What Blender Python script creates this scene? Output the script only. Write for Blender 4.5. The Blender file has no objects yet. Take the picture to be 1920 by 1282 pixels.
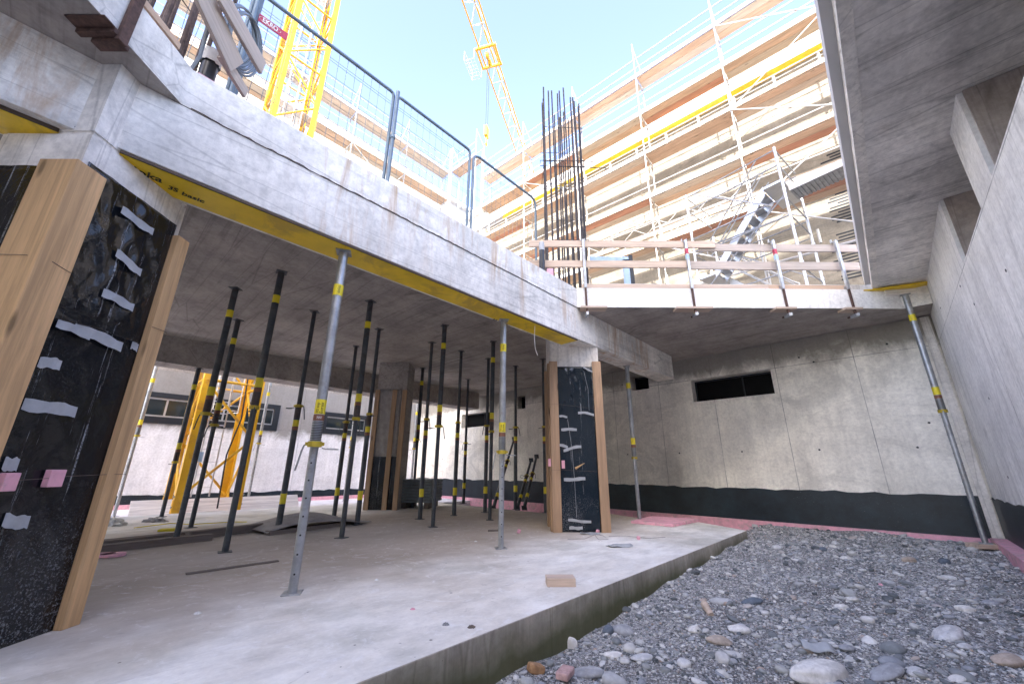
import bpy, bmesh, math, random
import numpy as np
from mathutils import Vector, Matrix
from math import sin, cos, radians, pi, hypot, atan2
random.seed(7)
rng = np.random.default_rng(7)
S = bpy.context.scene
C = S.collection

# ------------------------------------------------------------------ camera
FPX, PITCH, ROLL, CAMH = 745.0, radians(17.8), radians(0.3), 0.8
_f = Vector((0, cos(PITCH), sin(PITCH))); _u = Vector((0, -sin(PITCH), cos(PITCH))); _r = Vector((1, 0, 0))
CR = _r * cos(ROLL) + _u * sin(ROLL); CU = -_r * sin(ROLL) + _u * cos(ROLL); CF = _f
cam_data = bpy.data.cameras.new("camera")
cam = bpy.data.objects.new("camera", cam_data); C.objects.link(cam)
cam_data.sensor_width = 36.0; cam_data.lens = FPX / 1920 * 36.0
cam_data.clip_start = 0.05; cam_data.clip_end = 2000
cam.matrix_world = Matrix(((CR.x, CU.x, -CF.x, 0), (CR.y, CU.y, -CF.y, 0), (CR.z, CU.z, -CF.z, CAMH), (0, 0, 0, 1)))
S.camera = cam
# ------------------------------------------------------------------ sky, sun, exposure
SUN_EL, SUN_AZ = radians(30), radians(190)      # azimuth clockwise from +Y (the view direction)
w = bpy.data.worlds.new("World"); S.world = w; w.use_nodes = True
nt = w.node_tree
sky = nt.nodes.new("ShaderNodeTexSky"); sky.sky_type = 'NISHITA'; sky.sun_disc = False
sky.sun_elevation = SUN_EL; sky.sun_rotation = SUN_AZ; sky.air_density = 1.0; sky.dust_density = 2.5; sky.ozone_density = 1.5
bg = nt.nodes["Background"]; hs = nt.nodes.new("ShaderNodeHueSaturation"); hs.inputs['Saturation'].default_value = 1.0; hs.inputs['Hue'].default_value = .513
tn_ = nt.nodes.new("ShaderNodeMix"); tn_.data_type = 'RGBA'; tn_.blend_type = 'MULTIPLY'; tn_.inputs[0].default_value = 1; tn_.inputs[7].default_value = (1.0, .96, .955, 1)
nt.links.new(sky.outputs[0], hs.inputs['Color']); nt.links.new(hs.outputs[0], tn_.inputs[6]); nt.links.new(tn_.outputs[2], bg.inputs[0]); bg.inputs[1].default_value = 0.15
sl = bpy.data.lights.new("sun", 'SUN'); so = bpy.data.objects.new("sun", sl); C.objects.link(so)
sl.energy = 2.2; sl.angle = radians(0.5); sl.color = (1.0, 0.95, 0.88)
sd = Vector((sin(SUN_AZ) * cos(SUN_EL), cos(SUN_AZ) * cos(SUN_EL), sin(SUN_EL)))
so.rotation_euler = sd.to_track_quat('Z', 'Y').to_euler(); so.location = (0, -5, 30)
S.view_settings.view_transform = 'Standard'; S.view_settings.look = 'None'
S.view_settings.gamma = 1.0; S.view_settings.exposure = 2.76
S.render.resolution_x, S.render.resolution_y = 1024, 683
S.render.engine = 'CYCLES'
S.cycles.max_bounces = 8; S.cycles.diffuse_bounces = 6

# ------------------------------------------------------------------ survey helpers (photograph pixels -> points in the place)
def ray(x, y): return CR * ((x - 960) / FPX) - CU * ((y - 641) / FPX) + CF
def atz(x, y, z):
    d = ray(x, y); t = (z - CAMH) / d.z; return Vector((d.x * t, d.y * t, z))
def atv(x, y, P, a):
    n = Vector((cos(a), -sin(a), 0)); d = ray(x, y); t = n.dot(Vector((P[0], P[1], 0))) / n.dot(d)
    return Vector((d.x * t, d.y * t, CAMH + d.z * t))
A1 = radians(42.7)
E1 = Vector((sin(A1), cos(A1), 0)); N1 = Vector((-cos(A1), sin(A1), 0))
def G(s, n, z=0): return E1 * s + N1 * n + Vector((0, 0, z))
def sn(P): return (E1.dot(Vector((P[0], P[1], 0))), N1.dot(Vector((P[0], P[1], 0))))
AW = radians(-45.4); WP = Vector((6.5, 5.778, 0))                     # back wall line
EW = Vector((sin(AW), cos(AW), 0)); NW = Vector((-cos(AW), sin(AW), 0))   # NW points into the pit
def W(s, n, z=0): return WP + EW * s + NW * n + Vector((0, 0, z))
def frame(o, a):
    """X along azimuth a, Y to its left, Z up"""
    return Matrix.Translation(Vector(o)) @ Matrix.Rotation(pi / 2 - a, 4, 'Z')
def frame_dir(p0, p1, up=(0, 0, 1)):
    x = (Vector(p1) - Vector(p0)).normalized(); u = Vector(up)
    y = u.cross(x)
    if y.length < 1e-4: y = Vector((0, 1, 0)).cross(x)
    y.normalize(); z = x.cross(y)
    m = Matrix((x, y, z)).transposed().to_4x4(); return Matrix.Translation(Vector(p0)) @ m

# ------------------------------------------------------------------ mesh builder
class MB:
    def __init__(self): self.v = []; self.f = []; self.sm = []
    def add(self, vs, fs, smooth=False):
        b = len(self.v); self.v += [tuple(p) for p in vs]; self.f += [tuple(i + b for i in q) for q in fs]; self.sm += [smooth] * len(fs)
        return self
    def box(self, a, b):
        x0, y0, z0 = a; x1, y1, z1 = b
        vs = [(x0, y0, z0), (x1, y0, z0), (x1, y1, z0), (x0, y1, z0), (x0, y0, z1), (x1, y0, z1), (x1, y1, z1), (x0, y1, z1)]
        return self.add(vs, [(0, 3, 2, 1), (4, 5, 6, 7), (0, 1, 5, 4), (1, 2, 6, 5), (2, 3, 7, 6), (3, 0, 4, 7)])
    def prism(self, pts, z0, z1):
        n = len(pts); ar = sum(pts[i][0] * pts[(i + 1) % n][1] - pts[(i + 1) % n][0] * pts[i][1] for i in range(n))
        if ar < 0: pts = pts[::-1]
        vs = [(p[0], p[1], z0) for p in pts] + [(p[0], p[1], z1) for p in pts]
        fs = [tuple(range(n))[::-1], tuple(range(n, 2 * n))] + [(i, (i + 1) % n, n + (i + 1) % n, n + i) for i in range(n)]
        return self.add(vs, fs)
    def tube(self, p0, p1, r, n=10, r1=None, caps=True):
        p0 = Vector(p0); p1 = Vector(p1); r1 = r if r1 is None else r1
        d = (p1 - p0).normalized(); a = d.cross(Vector((0, 0, 1)) if abs(d.z) < .9 else Vector((1, 0, 0))).normalized(); b = d.cross(a)
        vs = []
        for P, R in ((p0, r), (p1, r1)):
            for i in range(n):
                t = 2 * pi * i / n; vs.append(P + (a * cos(t) + b * sin(t)) * R)
        self.add(vs, [(i, i + n, (i + 1) % n + n, (i + 1) % n) for i in range(n)], True)
        if caps: self.add(vs[:n], [tuple(range(n))]); self.add(vs[n:], [tuple(range(n))[::-1]])
        return self
    def path(self, pts, r, n=8, closed=False):
        pts = [Vector(p) for p in pts]; m = len(pts); vs = []; prev = None
        for i, p in enumerate(pts):
            if closed: d = (pts[(i + 1) % m] - pts[i - 1]).normalized()
            else: d = (pts[min(i + 1, m - 1)] - pts[max(i - 1, 0)]).normalized()
            if prev is None: a = d.cross(Vector((0, 0, 1)) if abs(d.z) < .9 else Vector((1, 0, 0))).normalized()
            else: a = (prev - d * prev.dot(d)).normalized()
            prev = a; b = d.cross(a)
            rr = r[i] if isinstance(r, (list, tuple)) else r
            for k in range(n): t = 2 * pi * k / n; vs.append(p + (a * cos(t) + b * sin(t)) * rr)
        fs = []
        for i in range(m if closed else m - 1):
            j = (i + 1) % m
            for k in range(n): fs.append((i * n + k, i * n + (k + 1) % n, j * n + (k + 1) % n, j * n + k))
        self.add(vs, fs, True)
        if not closed: self.add(vs[:n], [tuple(range(n))[::-1]]); self.add(vs[-n:], [tuple(range(n))])
        return self
    def sheet(self, nx, ny, fn, smooth=True):
        vs = [fn(i / nx, j / ny) for j in range(ny + 1) for i in range(nx + 1)]
        fs = [(j * (nx + 1) + i, j * (nx + 1) + i + 1, (j + 1) * (nx + 1) + i + 1, (j + 1) * (nx + 1) + i) for j in range(ny) for i in range(nx)]
        return self.add(vs, fs, smooth)
def obj(name, mb, mat, parent=None, M=None, world=False, bevel=0.0, solid=0.0):
    """one mesh object. parent given: verts are in the parent's frame (M = extra local matrix); world=True: verts are world points"""
    vs = mb.v
    me = bpy.data.meshes.new(name)
    base = Matrix.Identity(4)
    if parent is not None and world:
        inv = WM[parent.name].inverted(); vs = [inv @ Vector(p) for p in vs]
    me.from_pydata([tuple(p) for p in vs], [], mb.f)
    me.polygons.foreach_set('use_smooth', mb.sm); me.update()
    if any(mb.sm):
        try: me.set_sharp_from_angle(angle=radians(40))
        except Exception: pass
    if mat: me.materials.append(mat)
    o = bpy.data.objects.new(name, me); C.objects.link(o)
    if parent: o.parent = parent
    if M is not None: o.matrix_local = M
    WM[o.name] = (WM[parent.name] if parent else Matrix.Identity(4)) @ (M if M is not None else Matrix.Identity(4))
    if bevel:
        b = o.modifiers.new('bevel', 'BEVEL'); b.width = bevel; b.segments = 2; b.limit_method = 'ANGLE'; b.harden_normals = False
    if solid:
        b = o.modifiers.new('solid', 'SOLIDIFY'); b.thickness = solid; b.offset = 0
    return o
WM = {}
def tag(o, label=None, cat=None, group=None, kind=None):
    if label: o['label'] = label
    if cat: o['category'] = cat
    if group: o['group'] = group
    if kind: o['kind'] = kind
    return o
def thing(name, label, cat, M=None, group=None):
    o = bpy.data.objects.new(name, None); C.objects.link(o); o.empty_display_size = .1
    M = M if M is not None else Matrix.Identity(4)
    o.matrix_world = M; WM[o.name] = M.copy()
    return tag(o, label, cat, group)
def single(name, mb, mat, label, cat, M=None, group=None, bevel=0.0, kind=None, solid=0.0):
    o = obj(name, mb, mat, None, M, bevel=bevel, solid=solid); return tag(o, label, cat, group, kind)
def copy_thing(src, M, label, group=None):
    r = src.copy(); C.objects.link(r); r.matrix_world = M; WM[r.name] = M.copy(); r['label'] = label
    if group: r['group'] = group
    def rec(a, b):
        for ch in a.children:
            c = ch.copy(); C.objects.link(c); c.parent = b; c.matrix_parent_inverse = ch.matrix_parent_inverse.copy(); c.matrix_basis = ch.matrix_basis.copy(); rec(ch, c)
    rec(src, r); return r
def text_obj(name, body, size, mat, parent, M, width=None, extrude=0.0006, bold=0.0):
    cu = bpy.data.curves.new(name, 'FONT'); cu.body = body; cu.size = size; cu.align_x = 'CENTER'; cu.align_y = 'CENTER'
    cu.extrude = extrude; cu.offset = bold; cu.resolution_u = 3
    t = bpy.data.objects.new(name, cu); C.objects.link(t); bpy.context.view_layer.update()
    me = bpy.data.meshes.new_from_object(t.evaluated_get(bpy.context.evaluated_depsgraph_get()))
    bpy.data.objects.remove(t); bpy.data.curves.remove(cu)
    me.materials.clear(); me.materials.append(mat); me.name = name
    o = bpy.data.objects.new(name, me); C.objects.link(o); o.parent = parent
    if width:
        xs = [v.co.x for v in me.vertices]; k = width / max(1e-6, (max(xs) - min(xs))); M = M @ Matrix.Diagonal((k, 1, 1, 1))
    o.matrix_local = M; WM[o.name] = WM[parent.name] @ M
    return o

# ------------------------------------------------------------------ materials
class NT:
    def __init__(self, name):
        self.m = bpy.data.materials.new(name); self.m.use_nodes = True; self.t = self.m.node_tree
        self.b = self.t.nodes['Principled BSDF']; self.tc = self.t.nodes.new('ShaderNodeTexCoord')
    def n(self, k, **kw):
        x = self.t.nodes.new(k)
        for a, b in kw.items():
            if a.startswith('i_'):
                key = a[2:].replace('_', ' ')
                x.inputs[key].default_value = b
            else: setattr(x, a, b)
        return x
    def l(self, a, b): self.t.links.new(a, b); return self
    def co(self, scale=(1, 1, 1), rot=0.0, out='Object', loc=(0, 0, 0)):
        mp = self.n('ShaderNodeMapping'); mp.inputs['Scale'].default_value = scale; mp.inputs['Rotation'].default_value = (0, 0, rot); mp.inputs['Location'].default_value = loc
        self.l(self.tc.outputs[out], mp.inputs[0]); return mp.outputs[0]
    def noise(self, scale, detail=6, rough=.6, vec=None, dist=0.0):
        x = self.n('ShaderNodeTexNoise'); x.inputs['Scale'].default_value = scale; x.inputs['Detail'].default_value = detail; x.inputs['Roughness'].default_value = rough; x.inputs['Distortion'].default_value = dist
        self.l(vec if vec is not None else self.co(), x.inputs['Vector']); return x.outputs['Fac']
    def ramp(self, fac, stops):
        x = self.n('ShaderNodeValToRGB'); e = x.color_ramp.elements
        while len(e) < len(stops): e.new(0.5)
        for i, (p, c) in enumerate(stops):
            e[i].position = p; e[i].color = (c, c, c, 1) if isinstance(c, (int, float)) else (c[0], c[1], c[2], 1)
        self.l(fac, x.inputs[0]); return x.outputs[0]
    def mix(self, fac, a, b, mode='MIX'):
        x = self.n('ShaderNodeMix', data_type='RGBA', blend_type=mode)
        for s, v in ((0, fac), (6, a), (7, b)):
            if hasattr(v, 'is_linked') or hasattr(v, 'links'): self.l(v, x.inputs[s])
            elif s == 0: x.inputs[0].default_value = v
            else: x.inputs[s].default_value = (v[0], v[1], v[2], 1) if isinstance(v, (tuple, list)) else (v, v, v, 1)
        return x.outputs[2]
    def math(self, op, a, b=0.0):
        x = self.n('ShaderNodeMath', operation=op)
        for i, v in enumerate((a, b)):
            if hasattr(v, 'links'): self.l(v, x.inputs[i])
            else: x.inputs[i].default_value = v
        return x.outputs[0]
    def bump(self, h, strength=.3, dist=.01):
        x = self.n('ShaderNodeBump'); x.inputs['Strength'].default_value = strength; x.inputs['Distance'].default_value = dist
        self.l(h, x.inputs['Height']); self.l(x.outputs[0], self.b.inputs['Normal']); return self
    def out(self, col=None, rough=None, metal=None, spec=None):
        def s(k, v):
            if v is None: return
            if hasattr(v, 'links'): self.l(v, self.b.inputs[k])
            else: self.b.inputs[k].default_value = (v[0], v[1], v[2], 1) if isinstance(v, (tuple, list)) else v
        s('Base Color', col); s('Roughness', rough); s('Metallic', metal); s('Specular IOR Level', spec); return self.m
    def sep(self, vec, k):
        x = self.n('ShaderNodeSeparateXYZ'); self.l(vec, x.inputs[0]); return x.outputs[k]
def mul(c, k): return tuple(v * k for v in c)

def concrete(name, base, board=None, bscale=9.0, streak=0.35, holes=True, panel=None, stain=0.0, moss=False, rot=0.0, rust=0.0, contrast=1.0, top=0.0):
    """board: 'x','y','z' = direction the board marks RUN along; panel=(w,h) joint spacing in local x,z"""
    t = NT(name); c0 = mul(base, 1 - .26 * contrast); c1 = mul(base, 1 + .14 * contrast)
    big = t.noise(1.3, 7, .62, t.co(rot=rot)); col = t.mix(t.ramp(big, [(.32, 0), (.68, 1)]), c0, c1)
    fine = t.noise(22, 6, .7); col = t.mix(.30, col, t.ramp(fine, [(.3, 0.25), (.6, 1.0)]), 'MULTIPLY'); mid_ = t.noise(4.5, 7, .7, t.co(loc=(2, 5, 1)), .8); col = t.mix(.5 * contrast, col, t.ramp(mid_, [(.30, .62), (.52, 1)]), 'MULTIPLY')
    h = t.math('MULTIPLY', fine, .25)
    if board:
        sc = {'x': (.35, bscale, bscale), 'y': (bscale, .35, bscale), 'z': (bscale, bscale, .35)}[board]
        st = t.noise(1.0, 4, .75, t.co(scale=sc, rot=rot)); lines = t.ramp(st, [(.36, .55), (.47, .98), (.6, 1.0), (.66, .86)])
        col = t.mix(.42 * contrast, col, lines, 'MULTIPLY'); h = t.math('ADD', h, t.math('MULTIPLY', st, .6))
        v = t.n('ShaderNodeTexVoronoi'); v.feature = 'DISTANCE_TO_EDGE'; v.inputs['Scale'].default_value = 1.0
        sc2 = {'x': (.28, 4.1, 4.1), 'y': (4.1, .28, 4.1), 'z': (4.1, 4.1, .28)}[board]
        t.l(t.co(scale=sc2, rot=rot), v.inputs['Vector']); e = t.ramp(v.outputs['Distance'], [(0, .45), (.018, 1)])
        col = t.mix(.45 * contrast, col, e, 'MULTIPLY')
    if streak:
        sk = t.noise(1.0, 5, .7, t.co(scale=(7, 7, .45), rot=rot)); col = t.mix(streak, col, t.ramp(sk, [(.35, .6), (.6, 1)]), 'MULTIPLY')
    if holes:
        v = t.n('ShaderNodeTexVoronoi'); v.inputs['Scale'].default_value = 13; v.inputs['Randomness'].default_value = 1; t.l(t.co(), v.inputs['Vector'])
        hk = t.noise(3.3, 3, .5); d = t.math('DIVIDE', v.outputs['Distance'], t.ramp(hk, [(.55, .02), (.75, 1.3)]))
        e = t.ramp(d, [(.05, .25), (.085, 1)]); col = t.mix(.75, col, e, 'MULTIPLY')
    if panel:
        b = t.n('ShaderNodeTexBrick'); b.offset = 0.0; b.inputs['Scale'].default_value = 1; b.inputs['Mortar Size'].default_value = .006; b.inputs['Mortar Smooth'].default_value = .3
        b.inputs['Brick Width'].default_value = panel[0]; b.inputs['Row Height'].default_value = panel[1]; b.inputs['Bias'].default_value = 0
        b.inputs['Color1'].default_value = (1, 1, 1, 1); b.inputs['Color2'].default_value = (.9, .9, .92, 1); b.inputs['Mortar'].default_value = (.35, .35, .36, 1)
        cx = t.n('ShaderNodeCombineXYZ'); o = t.co(loc=(panel[2] if len(panel) > 2 else 0, 0, panel[3] if len(panel) > 3 else 0))
        t.l(t.sep(o, 0), cx.inputs[0]); t.l(t.sep(o, 2), cx.inputs[1]); t.l(cx.outputs[0], b.inputs['Vector'])
        jn = t.noise(2.0, 4, .6); col = t.mix(t.ramp(jn, [(.35, .35), (.6, 1)]), col, t.mix(1.0, col, b.outputs['Color'], 'MULTIPLY'))
    if stain:
        sn_ = t.noise(.8, 8, .72, t.co(scale=(1, 1, 1.6)), 1.2); col = t.mix(t.math('MULTIPLY', t.ramp(sn_, [(.5, 0), (.62, 1)]), stain), col, mul(base, .42))
    if rust:
        sn_ = t.noise(1.0, 6, .72, t.co(scale=(5, 5, .6)), .6); sn2 = t.noise(.9, 3, .5)
        f = t.math('MULTIPLY', t.ramp(sn_, [(.50, 0), (.66, 1)]), t.ramp(sn2, [(.40, 0), (.62, 1)]))
        col = t.mix(t.math('MULTIPLY', f, rust), col, (.50, .33, .18))
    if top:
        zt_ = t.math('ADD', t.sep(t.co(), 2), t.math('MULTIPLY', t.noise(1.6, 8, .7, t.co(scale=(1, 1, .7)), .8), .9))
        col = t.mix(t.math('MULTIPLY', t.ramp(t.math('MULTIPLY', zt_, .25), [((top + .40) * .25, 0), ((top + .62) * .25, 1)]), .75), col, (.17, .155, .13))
    if moss:
        z = t.sep(t.co(), 2); g = t.math('ADD', t.math('MULTIPLY', z, 2.2), t.math('ADD', .40, t.math('MULTIPLY', t.noise(2.2, 5, .6), .6)))
        col = t.mix(t.math('MULTIPLY', t.ramp(g, [(.34, 1), (.72, 0)]), .85), col, (.075, .085, .025))
    t.bump(h, .35, .006)
    return t.out(col, t.ramp(fine, [(.2, .75), (.8, .95)]), 0, .25)
def wood(name, base, axis='x', grey=0.0, knots=True, wear=.3):
    t = NT(name); sc = {'x': (1.2, 14, 14), 'y': (14, 1.2, 14), 'z': (14, 14, 1.2)}[axis]
    sc = tuple(1.1 if k < 2 else 26 for k in sc); g = t.noise(1.3, 7, .7, t.co(scale=sc), .5); col = t.mix(t.ramp(g, [(.36, 0), (.60, 1)]), mul(base, .76), mul(base, 1.08)); pn = t.noise(3, 4, .6, t.co(scale=tuple(k * .16 for k in sc)), .6); col = t.mix(.5, col, t.ramp(pn, [(.35, .66), (.6, 1)]), 'MULTIPLY')
    sc2 = {'x': (.5, 2.2, 2.2), 'y': (2.2, .5, 2.2), 'z': (2.2, 2.2, .5)}[axis]
    d = t.noise(1.6, 6, .65, t.co(scale=sc2)); gb = (.30, .27, .24)
    col = t.mix(t.math('MULTIPLY', t.ramp(d, [(.4, 0), (.65, 1)]), max(grey, wear)), col, gb if grey else mul(base, .5))
    if knots:
        v = t.n('ShaderNodeTexVoronoi'); v.inputs['Scale'].default_value = 1.0
        s3 = {'x': (1.6, 6, 6), 'y': (6, 1.6, 6), 'z': (6, 6, 1.6)}[axis]; t.l(t.co(scale=s3), v.inputs['Vector'])
        col = t.mix(t.ramp(v.outputs['Distance'], [(.06, .85), (.13, 0)]), col, mul(base, .28))
    t.bump(g, .25, .003); return t.out(col, .75, 0, .25)
def plain(name, base, rough=.6, metal=0.0, var=.25, scale=6.0, spec=.5, bump=0.0, dirt=None):
    t = NT(name); nz = t.noise(scale, 6, .65); col = t.mix(t.ramp(nz, [(.3, 0), (.7, 1)]), mul(base, 1 - var), mul(base, 1 + var * .6))
    if dirt:
        d = t.noise(scale * .6, 8, .7, t.co(), 1.0); col = t.mix(t.ramp(d, [(.52, 0), (.62, .8)]), col, dirt)
    if bump: t.bump(nz, bump, .004)
    return t.out(col, rough, metal, spec)

M_ = {}
M_['face'] = concrete('pale_concrete', (1.0, .965, .89), 'x', 10, .3, rust=.95)
M_['fascia'] = concrete('smooth_concrete', (.97, .96, .92), 'x', 14, .12, contrast=.45, holes=False)
M_['col'] = concrete('column_concrete', (.96, .92, .85), 'z', 12, .2)
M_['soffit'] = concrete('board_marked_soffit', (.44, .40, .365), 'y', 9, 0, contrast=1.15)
M_['soffit2'] = concrete('board_marked_grey_soffit', (.92, .89, .84), 'y', 8, 0, contrast=1.3)
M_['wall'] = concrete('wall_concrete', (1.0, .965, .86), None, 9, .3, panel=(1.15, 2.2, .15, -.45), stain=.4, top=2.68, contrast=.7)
M_['wallR'] = concrete('grey_wall_concrete', (1.0, .99, .95), 'z', 7, .2, panel=(2.7, 2.75, .3, 0.05), contrast=.7)
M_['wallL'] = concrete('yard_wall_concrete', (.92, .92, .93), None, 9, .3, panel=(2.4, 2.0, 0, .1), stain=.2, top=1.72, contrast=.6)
M_['facade'] = concrete('board_marked_facade', (.36, .325, .265), 'x', 7, .25, stain=.25)
M_['white'] = plain('white_plaster', (.60, .60, .60), .9, var=.06, scale=2)
M_['slabedge'] = concrete('floor_edge_concrete', (.62, .57, .49), 'z', 6, .45, moss=True)
M_['band'] = None
M_['woodO'] = wood('orange_timber', (.70, .45, .23), 'z', wear=.22)
M_['woodOd'] = wood('weathered_timber', (.50, .335, .21), 'z', wear=.4)
M_['woodx'] = wood('tan_plank', (.66, .52, .41), 'x')
M_['woodg'] = wood('grey_plank', (.58, .49, .43), 'x', grey=.6)
M_['woodp'] = wood('pale_board', (.95, .90, .84), 'x', wear=.05, knots=False)
M_['woodk'] = wood('dark_old_timber', (.16, .13, .11), 'x', grey=.3)
M_['deckA'] = wood('scaffold_board_brown', (.68, .49, .35), 'x', wear=.45)
M_['deckB'] = wood('scaffold_board_red', (.60, .32, .22), 'x', wear=.45)
M_['deckC'] = wood('scaffold_board_pale', (.66, .56, .45), 'x', wear=.3)
M_['form'] = plain('yellow_form_panel', (.88, .60, .02), .45, var=.18, scale=3, dirt=(.55, .36, .04))
M_['formedge'] = plain('form_panel_edge', (.10, .07, .05), .8)
M_['tape'] = plain('grey_tape', (.40, .42, .44), .65, var=.15, scale=20)
M_['pink'] = plain('pink_foam', (.80, .42, .50), .9, var=.2, scale=9, dirt=(.52, .36, .36))
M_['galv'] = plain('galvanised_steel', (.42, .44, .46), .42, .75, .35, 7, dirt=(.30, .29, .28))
M_['galvd'] = plain('shaded_steel_tube', (.085, .095, .105), .5, .5, .4, 7, dirt=(.07, .06, .06))  # darker copy of the galvanised steel, with the hall's shade painted in
M_['steelb'] = plain('blue_grey_steel', (.16, .21, .25), .5, .5, .2)
M_['scaf'] = plain('scaffold_tube', (.50, .50, .49), .5, .35, .2, 5)
M_['rust'] = plain('rusty_steel', (.12, .07, .055), .8, .3, .5, 30, bump=.4)
M_['rebar'] = plain('reinforcing_steel', (.15, .11, .095), .75, .4, .5, 18)
M_['rebarb'] = plain('dark_reinforcing_steel', (.075, .07, .072), .7, .5, .5, 18)
M_['yel'] = plain('yellow_label', (.80, .66, .03), .5, var=.1)
M_['yelp'] = plain('yellow_crane_paint', (.80, .45, .02), .4, var=.12, scale=3, dirt=(.6, .28, .04))
M_['collar'] = plain('yellow_collar', (.55, .42, .04), .5, .2, .45, 12)
M_['brn'] = plain('brown_label', (.22, .09, .05), .6)
M_['blk'] = plain('black_print', (.02, .02, .02), .6)
M_['wht'] = plain('white_print', (.8, .8, .78), .6)
M_['red'] = plain('red_sign', (.45, .03, .07), .5, var=.08)
M_['pipe'] = plain('black_pipe', (.018, .022, .028), .3)
M_['hose'] = plain('grey_hose', (.16, .19, .22), .4)
M_['dark'] = plain('dark_frame', (.010, .014, .02), .5)
M_['felt'] = plain('grey_felt', (.36, .34, .33), .95, var=.25, scale=10)
M_['alu'] = plain('aluminium', (.62, .63, .64), .35, .8, .12)
M_['void'] = plain('dark_room', (.03, .028, .026), .95)
M_['grey'] = plain('grey_concrete_block', (.26, .27, .28), .9, var=.3, scale=12, bump=.2)
M_['mem'] = plain('blue_sheet', (.35, .48, .62), .6)
def mk_band():
    t = NT('black_bitumen_coating'); n_ = t.noise(2.5, 7, .7); col = t.mix(t.ramp(n_, [(.35, 0), (.7, 1)]), (.006, .012, .018), (.016, .032, .045))
    s = t.noise(60, 3, .6); z = t.sep(t.co(), 2); f = t.math('MULTIPLY', t.ramp(s, [(.66, 0), (.72, 1)]), t.ramp(t.noise(1.6, 5, .6), [(.45, 0), (.7, .8)]))
    col = t.mix(f, col, (.25, .26, .27)); t.bump(n_, .3, .01); return t.out(col, .42, 0, .4)
M_['band'] = mk_band()
def mk_foil(name, tint):
    t = NT(name); a = t.noise(2.1, 4, .5, t.co(scale=(1, 1, .7)), 1.2); b = t.noise(9, 4, .5, t.co(), 1.5)
    st = t.noise(1.0, 5, .75, t.co(scale=(30, 30, .5))); sp = t.noise(120, 3, .6); low = t.sep(t.co(), 2)
    f = t.math('MULTIPLY', t.ramp(st, [(.60, 0), (.66, 1)]), t.ramp(sp, [(.40, .1), (.55, .9)]))
    low = t.math('MULTIPLY', t.ramp(low, [(.05, 1), (.6, .12)]), t.ramp(t.noise(85, 5, .8), [(.53, .0), (.66, 1)]))
    dust = t.noise(2.2, 5, .6, t.co(loc=(3, 1, 0))); low = t.math('MULTIPLY', low, t.ramp(dust, [(.42, .02), (.62, 1)])); low = t.math('MULTIPLY', low, .9)
    fac = t.math('MAXIMUM', f, low)
    col = t.mix(fac, tint, (.42, .44, .46)); t.bump(t.math('ADD', a, t.math('MULTIPLY', b, .18)), .55, .03)
    return t.out(col, t.ramp(fac, [(0, .17), (.5, .8)]), 0, .5)
M_['foil'] = mk_foil('black_foil', (.008, .010, .013))
M_['foilb'] = mk_foil('blue_black_foil', (.006, .014, .022))
def mk_floor():
    t = NT('dusty_floor_concrete'); big = t.noise(.55, 8, .65, t.co(), .6); mid = t.noise(2.6, 8, .68, t.co(scale=(1, 2.2, 1), rot=A1)); fine = t.noise(40, 5, .7)
    col = t.mix(t.ramp(big, [(.36, 0), (.62, 1)]), (.78, .73, .65), (1.0, .99, .94)); col = t.mix(.55, col, t.ramp(mid, [(.3, .55), (.6, 1)]), 'MULTIPLY')
    gr = t.noise(.9, 6, .6, t.co(loc=(4, 2, 0))); col = t.mix(t.math('MULTIPLY', t.ramp(gr, [(.50, 0), (.64, 1)]), .5), col, (.36, .36, .30))
    col = t.mix(.15, col, t.ramp(fine, [(.3, .3), (.7, 1)]), 'MULTIPLY')
    v = t.n('ShaderNodeTexVoronoi'); v.inputs['Scale'].default_value = 9; t.l(t.co(), v.inputs['Vector']); hk = t.noise(2.3, 4, .6)
    d = t.math('DIVIDE', v.outputs['Distance'], t.ramp(hk, [(.45, .02), (.70, 1.3)])); col = t.mix(t.ramp(d, [(.05, .85), (.11, 0)]), col, (.13, .12, .11))
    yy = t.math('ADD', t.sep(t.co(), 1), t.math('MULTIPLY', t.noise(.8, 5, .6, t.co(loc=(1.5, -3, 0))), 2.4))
    br = t.ramp(t.math('MULTIPLY', yy, .1), [(.36, 0), (.50, .75), (.80, .6), (.90, .0)])  # brown dirt under the deck, cleared towards the yard to paint its skylight
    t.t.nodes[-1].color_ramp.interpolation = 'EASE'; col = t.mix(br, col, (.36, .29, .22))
    sc = t.noise(1.0, 5, .7, t.co(scale=(1.2, 9, 1))); col = t.mix(t.math('MULTIPLY', t.ramp(sc, [(.6, 0), (.68, 1)]), .25), col, (.30, .27, .24))
    lt = t.noise(6, 8, .75, t.co(), 1.5); col = t.mix(t.math('MULTIPLY', t.ramp(lt, [(.55, 0), (.66, 1)]), .35), col, (.95, .95, .96)); col = t.mix(t.math('MULTIPLY', t.ramp(lt, [(.30, 1), (.40, 0)]), .4), col, (.33, .31, .28))
    t.bump(t.math('ADD', t.math('MULTIPLY', mid, .6), t.math('MULTIPLY', fine, .2)), .3, .006); return t.out(col, .9, 0, .2)
M_['floor'] = mk_floor()
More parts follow.
